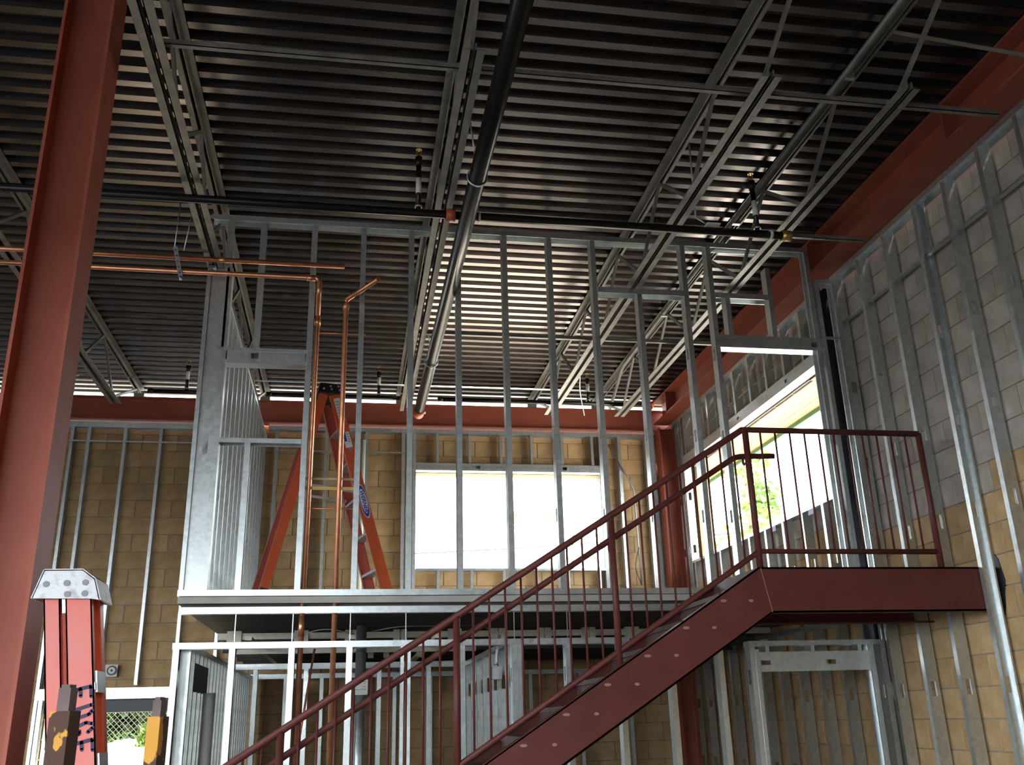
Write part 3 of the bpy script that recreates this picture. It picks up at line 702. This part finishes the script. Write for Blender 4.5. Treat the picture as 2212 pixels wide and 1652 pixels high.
MB().bar((-1.375, YH-0.033, 5.115), (-1.318, YH-0.022, 4.875), 0.03, 0.008, (0,1,0)).build('strut', 'aluminium', stt)
for k in range(5):
    t = 0.12+k*0.19; MB().disc((-1.375+0.057*t, YH-0.0385+0.011*t, 5.115-0.24*t), (0,-1,0), 0.006, 0.002, 8).build('slot_shade', 'black_plastic', stt)  # flat black discs painted for the shade inside the strut slots
MB().tube([(-1.318, YH-0.02, 4.88), (-1.316, YH-0.02, 4.85)], 0.011, 8).build('hanger_nut', 'aluminium', stt)
for dx in (-0.02, 0.05): MB().tube([(-1.36+dx, YH-0.03, 5.09), (-1.35+dx*1.5, YH+0.02, ZD-0.02)], 0.004, 6).build('hanger_rod', 'galvanised', stt)
MB().tube([(-0.36, 6.98, 1.2), (-0.225, 6.99, 2.24)], 0.008, 8).build('thin_copper_tube', 'copper', label='very thin copper tube slanting between the copper risers below', cat='pipe')

# ------------------------------------------------------------------ ladders
def ladder_open():
    t = thing('step_ladder', 'open orange fibreglass stepladder with black top standing inside the mezzanine', 'ladder', (-0.17, 7.5, ZF))
    a = math.radians(14); W = Vector((-math.sin(a), math.cos(a), 0)); S = Vector((math.cos(a), math.sin(a), 0))*1.0
    top = Vector((-0.205, 7.50, 4.29)); z0 = ZF+0.004
    def P(s, w, z): v = top + S*s + W*w; return Vector((v.x, v.y, z))
    def rail(s0, s1, w0, w1, wid, name, m, zt=4.26):
        b, e = P(s1, w1, z0+0.03), P(s0, w0, zt)
        mb = MB(); d = (e-b).normalized(); n = S - d*S.dot(d); n.normalize(); u = d.cross(n)
        for k in range(1):
            mb.bar(b, e, 0.006, wid, n)                       # web faces the side
        for sg in (-1, 1):
            o = n*(sg*wid/2); q = W*(0.014 if w1 < 0.25 else -0.014)
            mb.bar(b+o+q, e+o+q, 0.03, 0.005, n)
        r = mb.build(name, m, t)
        ft = MB(); fb = P(s1, w1, z0); ft.bar(fb, fb+(e-b).normalized()*0.115, 0.04, wid+0.012, n); ft.build('foot', 'black_plastic', t)
        return b, e, n
    nb = rail(0.035, 0.530, 0.0, -0.03, 0.085, 'front_rail', 'ladder_orange')
    fbk = rail(0.035, 0.530, 0.30, 0.46, 0.085, 'front_rail', 'ladder_inner')
    rail(-0.055, -0.465, 0.0, -0.02, 0.065, 'rear_rail', 'ladder_orange'); rail(-0.055, -0.465, 0.30, 0.44, 0.065, 'rear_rail', 'ladder_inner')
    for k in range(1, 6):
        f = k/6.0; z = z0 + (4.26-z0)*f
        s = 0.530+(0.035-0.530)*f; wa, wb = -0.03*(1-f), 0.46+(0.30-0.46)*f
        m = MB(); m.bar(P(s, wa+0.004, z), P(s, wb-0.004, z), 0.080, 0.022); m.build('step', 'aluminium', t)
    c = MB(); A = P(-0.11, -0.03, 0); B = P(0.10, -0.03, 0); C = P(0.075, 0.33, 0); D = P(-0.085, 0.33, 0)
    n = len(c.v)
    for zz, sc in ((4.265, 1.0), (4.36, 0.78)):
        ctr = (A+B+C+D)/4
        for q in (A, B, C, D): v = ctr+(q-ctr)*sc; c.v.append((v.x, v.y, zz))
    for q in ((0,1,2,3),(7,6,5,4),(0,4,5,1),(1,5,6,2),(2,6,7,3),(3,7,4,0)): c.f.append(q); c.sm.append(False)
    cap = c.build('top_cap', 'black_plastic', t)
    for s, z in ((-0.065, 4.295), (-0.01, 4.32), (0.055, 4.325), (0.0, 4.295), (0.065, 4.295)):
        v = P(s, -0.028, z); MB().disc(v, -W, 0.008, 0.012, 10).build('rivet', 'aluminium', cap)
    MB().bar(P(0.005, 0.02, 4.18), P(0.07, 0.02, 4.18), 0.05, 0.006, W).build('spreader_bracket', 'black_plastic', t)
    for w in (0.015, 0.37):
        MB().bar(P(-0.19, w, 3.50), P(0.25, w, 3.46), 0.005, 0.022, (0,0,1)).build('spreader_bar', 'aluminium', t)
    # decals on the near front rail
    b, e, nn = nb; d = (e-b).normalized()
    fr = -W
    def decal(pos, off, w, h, m, name, lift=0.0045, poly=None):
        ctr = b + (e-b)*pos + nn*off + fr*lift
        mb = MB(); k = len(mb.v)
        pp = poly or [(-w/2,-h/2),(w/2,-h/2),(w/2,h/2),(-w/2,h/2)]
        for (x, y) in pp: mb.v.append(tuple(ctr + nn*x + d*y))
        for (x, y) in pp: mb.v.append(tuple(ctr + nn*x + d*y - fr*0.001))
        q = len(pp); mb.f.append(tuple(range(q))); mb.sm.append(False); mb.f.append(tuple(range(2*q-1, q-1, -1))); mb.sm.append(False)
        for i in range(q): j = (i+1) % q; mb.f.append((j, i, q+i, q+j)); mb.sm.append(False)
        return mb.build(name, m, t)
    ell = lambda a, c, n=24: [(a*math.cos(2*math.pi*i/n)*(abs(math.cos(2*math.pi*i/n))**0.0), c*math.sin(2*math.pi*i/n)) for i in range(n)]
    decal(0.475, 0.004, 0, 0, 'white_label', 'logo_oval', 0.0040, ell(0.036, 0.142))
    decal(0.475, 0.004, 0, 0, 'label_blue', 'logo_oval', 0.0047, ell(0.032, 0.132))
    decal(0.475, 0.004, 0, 0, 'white_label', 'logo_oval', 0.0054, [(x, y) for x, y in ell(0.026, 0.102)])
    tc = bpy.data.curves.new('logo_text', 'FONT'); tc.body = 'WERNER'; tc.size = 0.046; tc.align_x = 'CENTER'; tc.align_y = 'CENTER'; tc.shear = 0.3; tc.offset = 0.0012
    tc.materials.append(MATS['label_blue'])
    tmp = bpy.data.objects.new('logo_text', tc)
    tm = bpy.data.meshes.new_from_object(tmp); bpy.data.objects.remove(tmp)
    ctr = b+(e-b)*0.475+nn*0.004+fr*0.0062
    X = -d; Zv = fr; Yv = Zv.cross(X)
    M = Matrix(((X.x, Yv.x, Zv.x), (X.y, Yv.y, Zv.y), (X.z, Yv.z, Zv.z))).to_4x4() @ Matrix.Scale(0.92, 4, (0,1,0))
    tm.transform(M); tm.name = 'logo_text'
    if not tm.materials: tm.materials.append(MATS['label_blue'])
    put('logo_text', tm, ctr, t)
    decal(0.775, 0.004, 0.058, 0.135, 'white_label', 'safety_label'); decal(0.79, -0.012, 0.022, 0.08, 'label_blue', 'safety_label', 0.0055)
    decal(0.728, 0.006, 0.03, 0.022, 'print_grey', 'safety_label', 0.0055)
    for k in range(4): decal(0.765+0.012*k, 0.016, 0.014, 0.008, 'print_grey', 'safety_label', 0.0055)
    decal(0.925, 0.004, 0.052, 0.20, 'cream_pvc', 'warning_label')
    for k in range(7): decal(0.88+0.014*k, 0.004, 0.038, 0.006, 'print_grey', 'warning_label', 0.0055)
ladder_open()

def ladder_closed():
    t = thing('step_ladder', 'folded faded red stepladder with hand-lettered rail leaning by the red column', 'ladder', (-0.9, 4.25, 0))
    lean = math.radians(-8.1)
    Y0 = 4.25; zt = 2.30; xt = -1.125          # near front rail centre at height zt
    base = Vector((xt + math.tan(-lean)*zt, Y0, 0))
    M = Matrix.Translation(base) @ Matrix.Rotation(lean, 4, 'Y')
    H = zt/math.cos(lean)
    def bld(mb, name, m, p=t): return mb.xf(M).build(name, m, p)
    def crail(xc, w, y, dy, z0, z1, name, m):
        mb = MB(); mb.box(xc-w/2, xc+w/2, y, y+0.006, z0, z1)
        for s in (-1, 1): mb.box(xc+s*w/2-s*0.006, xc+s*w/2, y, y+dy, z0, z1)
        bld(mb, name, m)
    crail(0.0, 0.102, 0.0, 0.032, 0.10, H-0.03, 'front_rail', 'ladder_faded')
    crail(-0.106, 0.064, 0.01, 0.030, 0.16, H-0.03, 'rear_rail', 'ladder_faded')
    crail(0.0, 0.102, 0.17, -0.032, 0.10, H-0.03, 'front_rail', 'ladder_orange')
    crail(-0.106, 0.064, 0.165, -0.030, 0.16, H-0.03, 'rear_rail', 'ladder_orange')
    mb = MB(); mb.box(0.050, 0.0545, 0.135, 0.19, 0.12, H-0.05); bld(mb, 'side_flange', 'ladder_orange')
    for z in (0.35, 0.65, 0.95, 1.25, 1.55, 1.87):
        mb = MB(); mb.box(-0.04, 0.055, 0.006, 0.164, z, z+0.028); bld(mb, 'step', 'aluminium')
    for z in (1.54, 1.86): 
        mb = MB(); mb.box(0.048, 0.06, 0.02, 0.17, z, z+0.085); bld(mb, 'step_bracket', 'aluminium')
    mb = MB(); mb.box(-0.065, -0.052, 0.004, 0.02, H-0.13, H-0.04); bld(mb, 'hinge_plate', 'aluminium')
    # cap: sloped top moulding
    mb = MB()
    pr = [(-0.175, H-0.055), (0.055, H-0.090), (0.088, H-0.100), (0.072, H-0.01), (0.025, H+0.035), (-0.125, H+0.055)]
    mb.prism(pr, 'y', -0.022, -0.012); mb.prism(pr, 'y', 0.182, 0.192)
    for (a_, c_) in zip(pr[2:]+[], pr[3:]+[pr[0]]): mb.bar((a_[0], 0.085, a_[1]), (c_[0], 0.085, c_[1]), 0.008, 0.214, (0,1,0))
    cap = bld(mb, 'top_cap', 'cap_grey')
    for x, z in ((-0.118, -0.005), (-0.038, -0.012), (0.034, -0.020), (-0.038, -0.058), (0.03, -0.065)):
        mb = MB(); mb.disc((x, -0.022, H+z), (0,-1,0), 0.013, 0.003, 12); bld(mb, 'cap_dimple', 'print_grey', cap)
    # hand lettering E D G E reading down the rail
    ink = []
    y1 = -0.0012
    def stroke(letter, pts, w=0.015):
        mb = MB()
        for a, b in zip(pts[:-1], pts[1:]):
            mb.bar((a[0], y1, a[1]), (b[0], y1, b[1]), w, 0.0022, (0,1,0))
        for a in pts: mb.disc((a[0], y1+0.0011, a[1]), (0,-1,0), w/2, 0.0022, 8)
        bld(mb, 'painted_letter', 'marker_ink')
    def E_(z):      # rotated: stem on top, arms downwards
        stroke('E', [(-0.044, z-0.004), (0.040, z+0.004)]); stroke('E', [(-0.041, z-0.006), (-0.041, z-0.040)], 0.012)
        stroke('E', [(0.0, z), (0.0, z-0.028)], 0.014); stroke('E', [(0.040, z), (0.040, z-0.036)], 0.013)
    zA = H*1.0
    z1_ = 1.862/2.30*H
    E_(z1_)
    stroke('D', [(-0.042, z1_-0.082), (0.041, z1_-0.068)], 0.015)
    stroke('D', [(0.043, z1_-0.090), (0.030, z1_-0.103), (-0.020, z1_-0.112), (-0.040, z1_-0.108)], 0.014)
    stroke('G', [(0.041, z1_-0.140), (0.018, z1_-0.133), (-0.030, z1_-0.148), (-0.044, z1_-0.165), (-0.040, z1_-0.182), (-0.008, z1_-0.172), (-0.008, z1_-0.160)], 0.014)
    stroke('G', [(0.043, z1_-0.156), (0.024, z1_-0.170)], 0.014)
    E_(z1_-0.205)
ladder_closed()

# rusty yellow steel posts in the near left
def rusty_post(x, y, ztop, zsh, w_in, w_out, label, rm):
    t = thing('steel_post', label, 'post', (x, y, 0), group='rusty yellow posts at the lower left')
    MB().prism([(x-w_out/2, y-0.02), (x+w_out/2, y-0.02), (x+w_out/2+0.012, y+0.035), (x-w_out/2+0.012, y+0.035)], 'z', 0, zsh).build('outer_tube', rm, t)
    m = MB(); m.prism([(x-w_in/2+0.003, y-0.012), (x+w_in/2+0.003, y-0.012), (x+w_in/2+0.010, y+0.026), (x-w_in/2+0.010, y+0.026)], 'z', zsh, ztop-0.008)
    m.prism([(x-w_in/2+0.007, y-0.008), (x+w_in/2-0.001, y-0.008), (x+w_in/2+0.006, y+0.022), (x-w_in/2+0.014, y+0.022)], 'z', ztop-0.008, ztop)
    m.build('inner_tube', 'tread_dark', t)
    MB().box(x-w_out/2-0.08, x+w_out/2+0.08, y-0.1, y+0.1, 0, 0.015).build('base_plate', 'rust_yellow', t)
rusty_post(-0.686, 2.6, 1.810, 1.748, 0.028, 0.046, 'rusty steel post with flaking yellow paint in front of the folded ladder', 'rust_brown')
rusty_post(-0.466, 2.6, 1.776, 1.730, 0.020, 0.030, 'rusty steel post with large yellow paint patch in front of the doorway', 'rust_yellow')

# ------------------------------------------------------------------ small services
gb = thing('wall_meter', 'small round black and white dial on the back wall above the doorway', 'meter', (-2.567, YB-0.02, 2.30))
MB().box(-2.64, -2.51, YB-0.012, YB-0.002, 2.26, 2.39).build('mounting_plate', 'white_label', gb)
MB().disc((-2.565, YB-0.012, 2.325), (0,-1,0), 0.052, 0.02, 20).build('dial_case', 'black_plastic', gb)
MB().disc((-2.565, YB-0.033, 2.325), (0,-1,0), 0.036, 0.003, 20).build('dial_face', 'white_label', gb)
MB().disc((-2.565, YB-0.036, 2.325), (0,-1,0), 0.014, 0.003, 10).build('dial_hub', 'black_plastic', gb)
pb = thing('panel_box', 'dark electrical panel box on the lower partition behind the mezzanine corner', 'electrical box', (-1.08, 7.6, 1.95))
MB().box(-1.10, -1.06, 7.24, 7.92, 1.945, 2.135).build('box_body', 'panel_dark', pb)
MB().box(-1.063, -1.057, 7.52, 7.56, 2.02, 2.08).build('latch', 'black_plastic', pb)
MB().tube([(-0.99, 7.55, 0), (-0.99, 7.55, 1.94)], 0.045, 14).build('white_pipe', 'white_paint', label='white vertical pipe below the dark electrical panel box', cat='pipe')
jb = thing('junction_box', 'steel junction box with two conduits on the punched partition', 'electrical box', (1.10, 7.25, 1.98))
MB().box(1.06, 1.128, 7.20, 7.32, 1.985, 2.075).build('box_body', 'aluminium', jb)
for y_ in (7.235, 7.285):
    MB().tube(rnd_path([(1.095, y_, 2.075), (1.095, y_, 2.14), (1.12, y_-0.02, 2.30)], 0.03, 3), 0.009, 8).build('conduit_stub', 'aluminium', jb)
    MB().tube([(1.095, y_, 2.074), (1.095, y_, 2.092)], 0.014, 8).build('conduit_nut', 'aluminium', jb)
dp = thing('drain_pipe', 'grey vertical drain pipe with a white paper notice below the mezzanine', 'pipe', (0.105, 8.0, 0))
MB().tube([(0.105, 8.0, 0), (0.105, 8.0, 2.45)], 0.042, 18).build('pipe_body', 'galvanised', dp)
MB().tube([(0.105, 8.0, 2.25), (0.105, 8.0, 2.33)], 0.048, 18).build('pipe_collar', 'aluminium', dp)
pn = MB().box(0.055, 0.165, 7.948, 7.951, 1.915, 2.03).build('paper_notice', 'white_label', dp)
for k, (x0, x1, z) in enumerate(((0.12, 0.155, 2.012), (0.13, 0.15, 1.998), (0.125, 0.15, 1.975), (0.06, 0.10, 1.952), (0.105, 0.15, 1.955))):
    MB().box(x0, x1, 7.9472, 7.9482, z, z+0.004).build('printed_line', 'print_grey', pn)
MB().tube(rnd_path([(3.26, 11.485, 5.04), (3.565, 11.485, 4.455), (3.575, 11.485, 3.86), (3.582, 11.485, 3.23)], 0.05, 4), 0.011, 8).build('conduit', 'aluminium', label='bent steel conduit slanting then dropping beside the back window', cat='conduit')
MB().tube(rnd_path([(3.575, 11.472, 3.70), (3.50, 11.47, 3.45), (3.575, 11.47, 3.24)], 0.1, 4), 0.005, 6).build('cable_tail', 'dark_steel', label='loose dark cable tail hanging below the bent conduit', cat='cable')
MB().tube([(0.095, 11.0, ZF), (0.100, 11.0, 4.89)], 0.035, 16).build('plastic_pipe', 'cream_pvc', label='cream plastic pipe standing upright behind the open stepladder', cat='pipe')
MB().tube(rnd_path([(-0.45, 8.4, 2.40), (-0.2, 8.3, 2.47), (0.05, 8.4, 2.42)], 0.2, 5), 0.004, 6).build('loose_cable', 'white_paint', label='white cable looped under the mezzanine floor near the drain pipe', cat='cable')
MB().tube(rnd_path([(0.2, 8.4, 2.44), (0.4, 8.35, 2.475), (1.15, 8.4, 2.485), (1.2, 8.4, 2.45)], 0.2, 5), 0.006, 6).build('loose_cable', 'aluminium', label='silver flexible conduit strung under the mezzanine floor behind the stair', cat='cable')

# ------------------------------------------------------------------ outside
def ground_mesh():
    mb = MB(); mb.box(4.4, 60, -3.2, 80, -0.3, -0.02)
    return mb
ground_mesh().build('ground', 'ground_pale', kind='structure', label='pale sunlit ground around the building')
_lot = MB(); _lot.box(-60, 60, -60, -3.2, -0.3, -0.02); _lot.box(-60, -6.6, -3.2, 80, -0.3, -0.02)  # unseen lot, darkened to cut the light bounced up to the deck
_lot.build('ground_lot', 'asphalt', kind='structure', label='unseen asphalt lot in front of the building, made dark to cut bounced light')
gb2 = MB()
nx, ny = 40, 16
vs = [[(-6.6+11.0*i/nx, 11.85+(12.0*k/ny)**1.0, 0) for i in range(nx+1)] for k in range(ny+1)]
for k in range(ny+1):
    for i in range(nx+1):
        x, y, _ = vs[k][i]; t = min(max((y-11.9)/1.6, 0), 1); t = t*t*(3-2*t)
        z = -0.05 + 1.50*t + 0.10*math.sin(x*1.9+1.0)*t + 0.05*math.sin(x*5.1+y*2)*t - 0.10*max(0, (x+2.75))*t*(0.6 if x < -1 else 0.35)
        vs[k][i] = (x, y, z)
gb2.v = [p for row in vs for p in row]
for k in range(ny):
    for i in range(nx):
        a = k*(nx+1)+i; gb2.f.append((a, a+1, a+nx+2, a+nx+1)); gb2.sm.append(True)
gb2.build('ground_bank', 'bank_soil', kind='structure', label='sunlit pale bank of soil behind the building')
MB().box(-60, 60, 23.8, 80, -0.3, 1.2).build('ground_far', 'ground_pale', kind='structure', label='pale ground beyond the bank')
# soffit
so = thing('soffit', 'sunlit wooden plank soffit with green fascia outside the side window', 'soffit', (4.85, 9.5, 5.0))
for k in range(5):
    x0 = 4.42 + k*0.168; MB().box(x0+0.003, x0+0.165, 3.0, 14.0, 5.0+random.uniform(0,0.002), 5.022).build('plank', 'white_paint' if k == 0 else 'soffit_wood', so)
MB().box(5.262, 5.30, 3.0, 14.0, 4.955, 5.16).build('fascia', 'fascia_green', so)
MB().box(4.385, 5.262, 3.0, 14.0, 5.03, 5.05).build('backing', 'soffit_wood', so)
MB().box(4.385, 4.42, 3.0, 14.0, 4.70, 5.03).build('frieze_board', 'white_paint', so)
# fence
fe = thing('chain_link_fence', 'chain link fence outside the lower doorway', 'fence', (-2.8, 14.2, 1.3))
w = MB(); S_ = 0.075; x0, x1, z0, z1 = -5.4, -1.2, 1.0, 2.9
k = -int((z1-z0)/S_)-1
while x0+k*S_ < x1:
    a = x0+k*S_
    for sgn in (1, -1):
        pa, pb = (a, z0), (a+(z1-z0), z1)
        ta = max(0, (x0-pa[0])/(pb[0]-pa[0])); tb = min(1, (x1-pa[0])/(pb[0]-pa[0]))
        if ta < tb:
            f = lambda t: (pa[0]+(pb[0]-pa[0])*t, pa[1]+(pb[1]-pa[1])*t)
            (xa, za), (xb, zb) = f(ta), f(tb)
            if sgn < 0: xa, xb = x0+x1-xa, x0+x1-xb
            w.bar((xa, 14.2+0.002*sgn, za), (xb, 14.2+0.002*sgn, zb), 0.0045, 0.0045, (0,1,0))
    k += 1
w.build('wire_mesh', 'fence_wire', fe, kind='stuff')
for X in (-5.3, -3.6, -1.4): MB().tube([(X, 14.24, 0.9), (X, 14.24, 2.95)], 0.03, 10).build('fence_post', 'fence_wire', fe)
MB().tube([(-5.4, 14.22, 2.9), (-1.2, 14.22, 2.9)], 0.022, 8).build('top_rail', 'fence_wire', fe)
def hedge_core(t, c, r, m):  # solid dark mound added behind the leaves to keep bright sky from showing through
    mb = MB(); nu, nv = 28, 14
    for i in range(nv+1):
        for k in range(nu):
            th, ph = math.pi*i/nv, 2*math.pi*k/nu
            j = 1 + 0.10*math.sin(5*ph+3*th) + 0.07*math.sin(9*th-4*ph)
            mb.v.append((c[0]+r[0]*j*math.sin(th)*math.cos(ph), c[1]+r[1]*j*math.sin(th)*math.sin(ph), c[2]+r[2]*j*math.cos(th)))
    for i in range(nv):
        for k in range(nu):
            a, b = i*nu+k, i*nu+(k+1) % nu; mb.f.append((a, b, b+nu, a+nu)); mb.sm.append(True)
    mb.build('hedge_backing', m, t)
def foliage(name, label, cat, blobs, leaf, n, size, trunk=None, group=None, tm='bark'):
    c = blobs[0][0]; t = thing(name, label, cat, (c[0], c[1], c[2]), group)
    mb = MB()
    for i in range(n):
        (cx, cy, cz), (rx, ry, rz) = random.choice(blobs)
        while True:
            a = Vector((random.uniform(-1,1), random.uniform(-1,1), random.uniform(-1,1)))
            if a.length <= 1: break
        p = Vector((cx+a.x*rx, cy+a.y*ry, cz+a.z*rz))
        u = Vector((random.gauss(0,1), random.gauss(0,1), random.gauss(0,.6))).normalized(); v = u.cross(Vector((random.gauss(0,1), random.gauss(0,1), random.gauss(0,1)))).normalized()
        s = size*random.uniform(.6, 1.3)
        mb.quad(p-u*s, p+v*s*.45, p+u*s, p-v*s*.45)
    mb.build('leaves', leaf, t, kind='stuff')
    if trunk:
        m = MB(); m.tube(trunk, [0.10*(1-0.7*i/(len(trunk)-1)) for i in range(len(trunk))], 8); m.build('trunk', tm, t)
    return t
foliage('shrub', 'dense dark green shrubs growing behind the chain link fence', 'shrub', [((-4.2, 15.4, 2.0), (1.1, .5, 1.1)), ((-3.0, 15.6, 2.1), (1.2, .5, 1.2)), ((-1.9, 15.5, 1.9), (1.0, .5, 1.1)), ((-3.4, 15.4, 1.5), (1.5, .4, .5)), ((-3.2, 15.9, 2.2), (2.4, .3, 1.4))], 'leaf_dark', 9000, 0.14)
hedge_core(bpy.data.objects['shrub'], (-3.2, 16.5, 1.5), (3.4, 0.6, 2.4), 'leaf_dark')
foliage('shrub', 'mid green leaves pressed against the fence at ground level', 'shrub', [((-3.2, 14.45, 1.50), (1.4, .12, .2)), ((-3.6, 14.45, 1.95), (.5, .12, .3))], 'leaf_green', 1500, 0.05)
foliage('shrub', 'bright lime green plant standing inside the fence by the doorway edge', 'shrub', [((-2.50, 13.55, 1.62), (.13, .12, .20)), ((-2.52, 13.5, 1.40), (.20, .14, .16))], 'leaf_lime', 420, 0.055)
foliage('tree', 'pale sunlit tree outside the side window', 'tree', [((8.05, 18.0, 5.3), (.55, .6, .5)), ((8.0, 18.0, 6.6), (.5, .6, .5)), ((8.4, 18.2, 5.9), (.35, .5, .4)), ((7.5, 18.3, 4.6), (.6, .6, .5))], 'leaf_lime', 620, 0.12, [(7.9, 18.0, -0.1), (7.9, 18.0, 2.5), (8.0, 18.0, 5.0), (8.0, 18.0, 6.6)])
foliage('tree', 'faint far tree in the back window beside its upper corner', 'tree', [((10.0, 40.0, 11.6), (.7, .7, .35)), ((8.46, 40, 10.0), (.3, .5, .3)), ((7.0, 40, 9.9), (.15, .4, .5))], 'leaf_pale', 130, 0.16, [(9.3, 40, 1.2), (9.3, 40, 5), (9.5, 40, 9), (9.9, 40, 11.4)])
foliage('shrub', 'sunlit bushes low in the back window', 'shrub', [((2.6, 31.2, 5.75), (.9, .3, .45)), ((4.0, 31.2, 5.8), (.8, .3, .55)), ((6.0, 31.2, 5.7), (.9, .3, .35))], 'leaf_pale', 260, 0.12)
MB().box(-20, 30, 31.5, 45, 1.2, 5.6).build('ground_ridge', 'bank_soil', kind='structure', label='pale sunlit rise of ground seen low through the back window')
ul = thing('utility_line', 'thin dark utility cable on poles crossing the view in the back window', 'cable', (3, 30, 0))
MB().tube([(-8, 30.0, 6.5), (2.05, 30.0, 6.72), (5.0, 30, 6.88), (14, 30, 7.5)], 0.022, 6).build('cable', 'dark_steel', ul)
for X, z in ((-8, 7.2), (14, 8.2)): MB().tube([(X, 30, 0.0), (X, 30, z)], [0.14, 0.10], 10).build('pole', 'bark', ul)
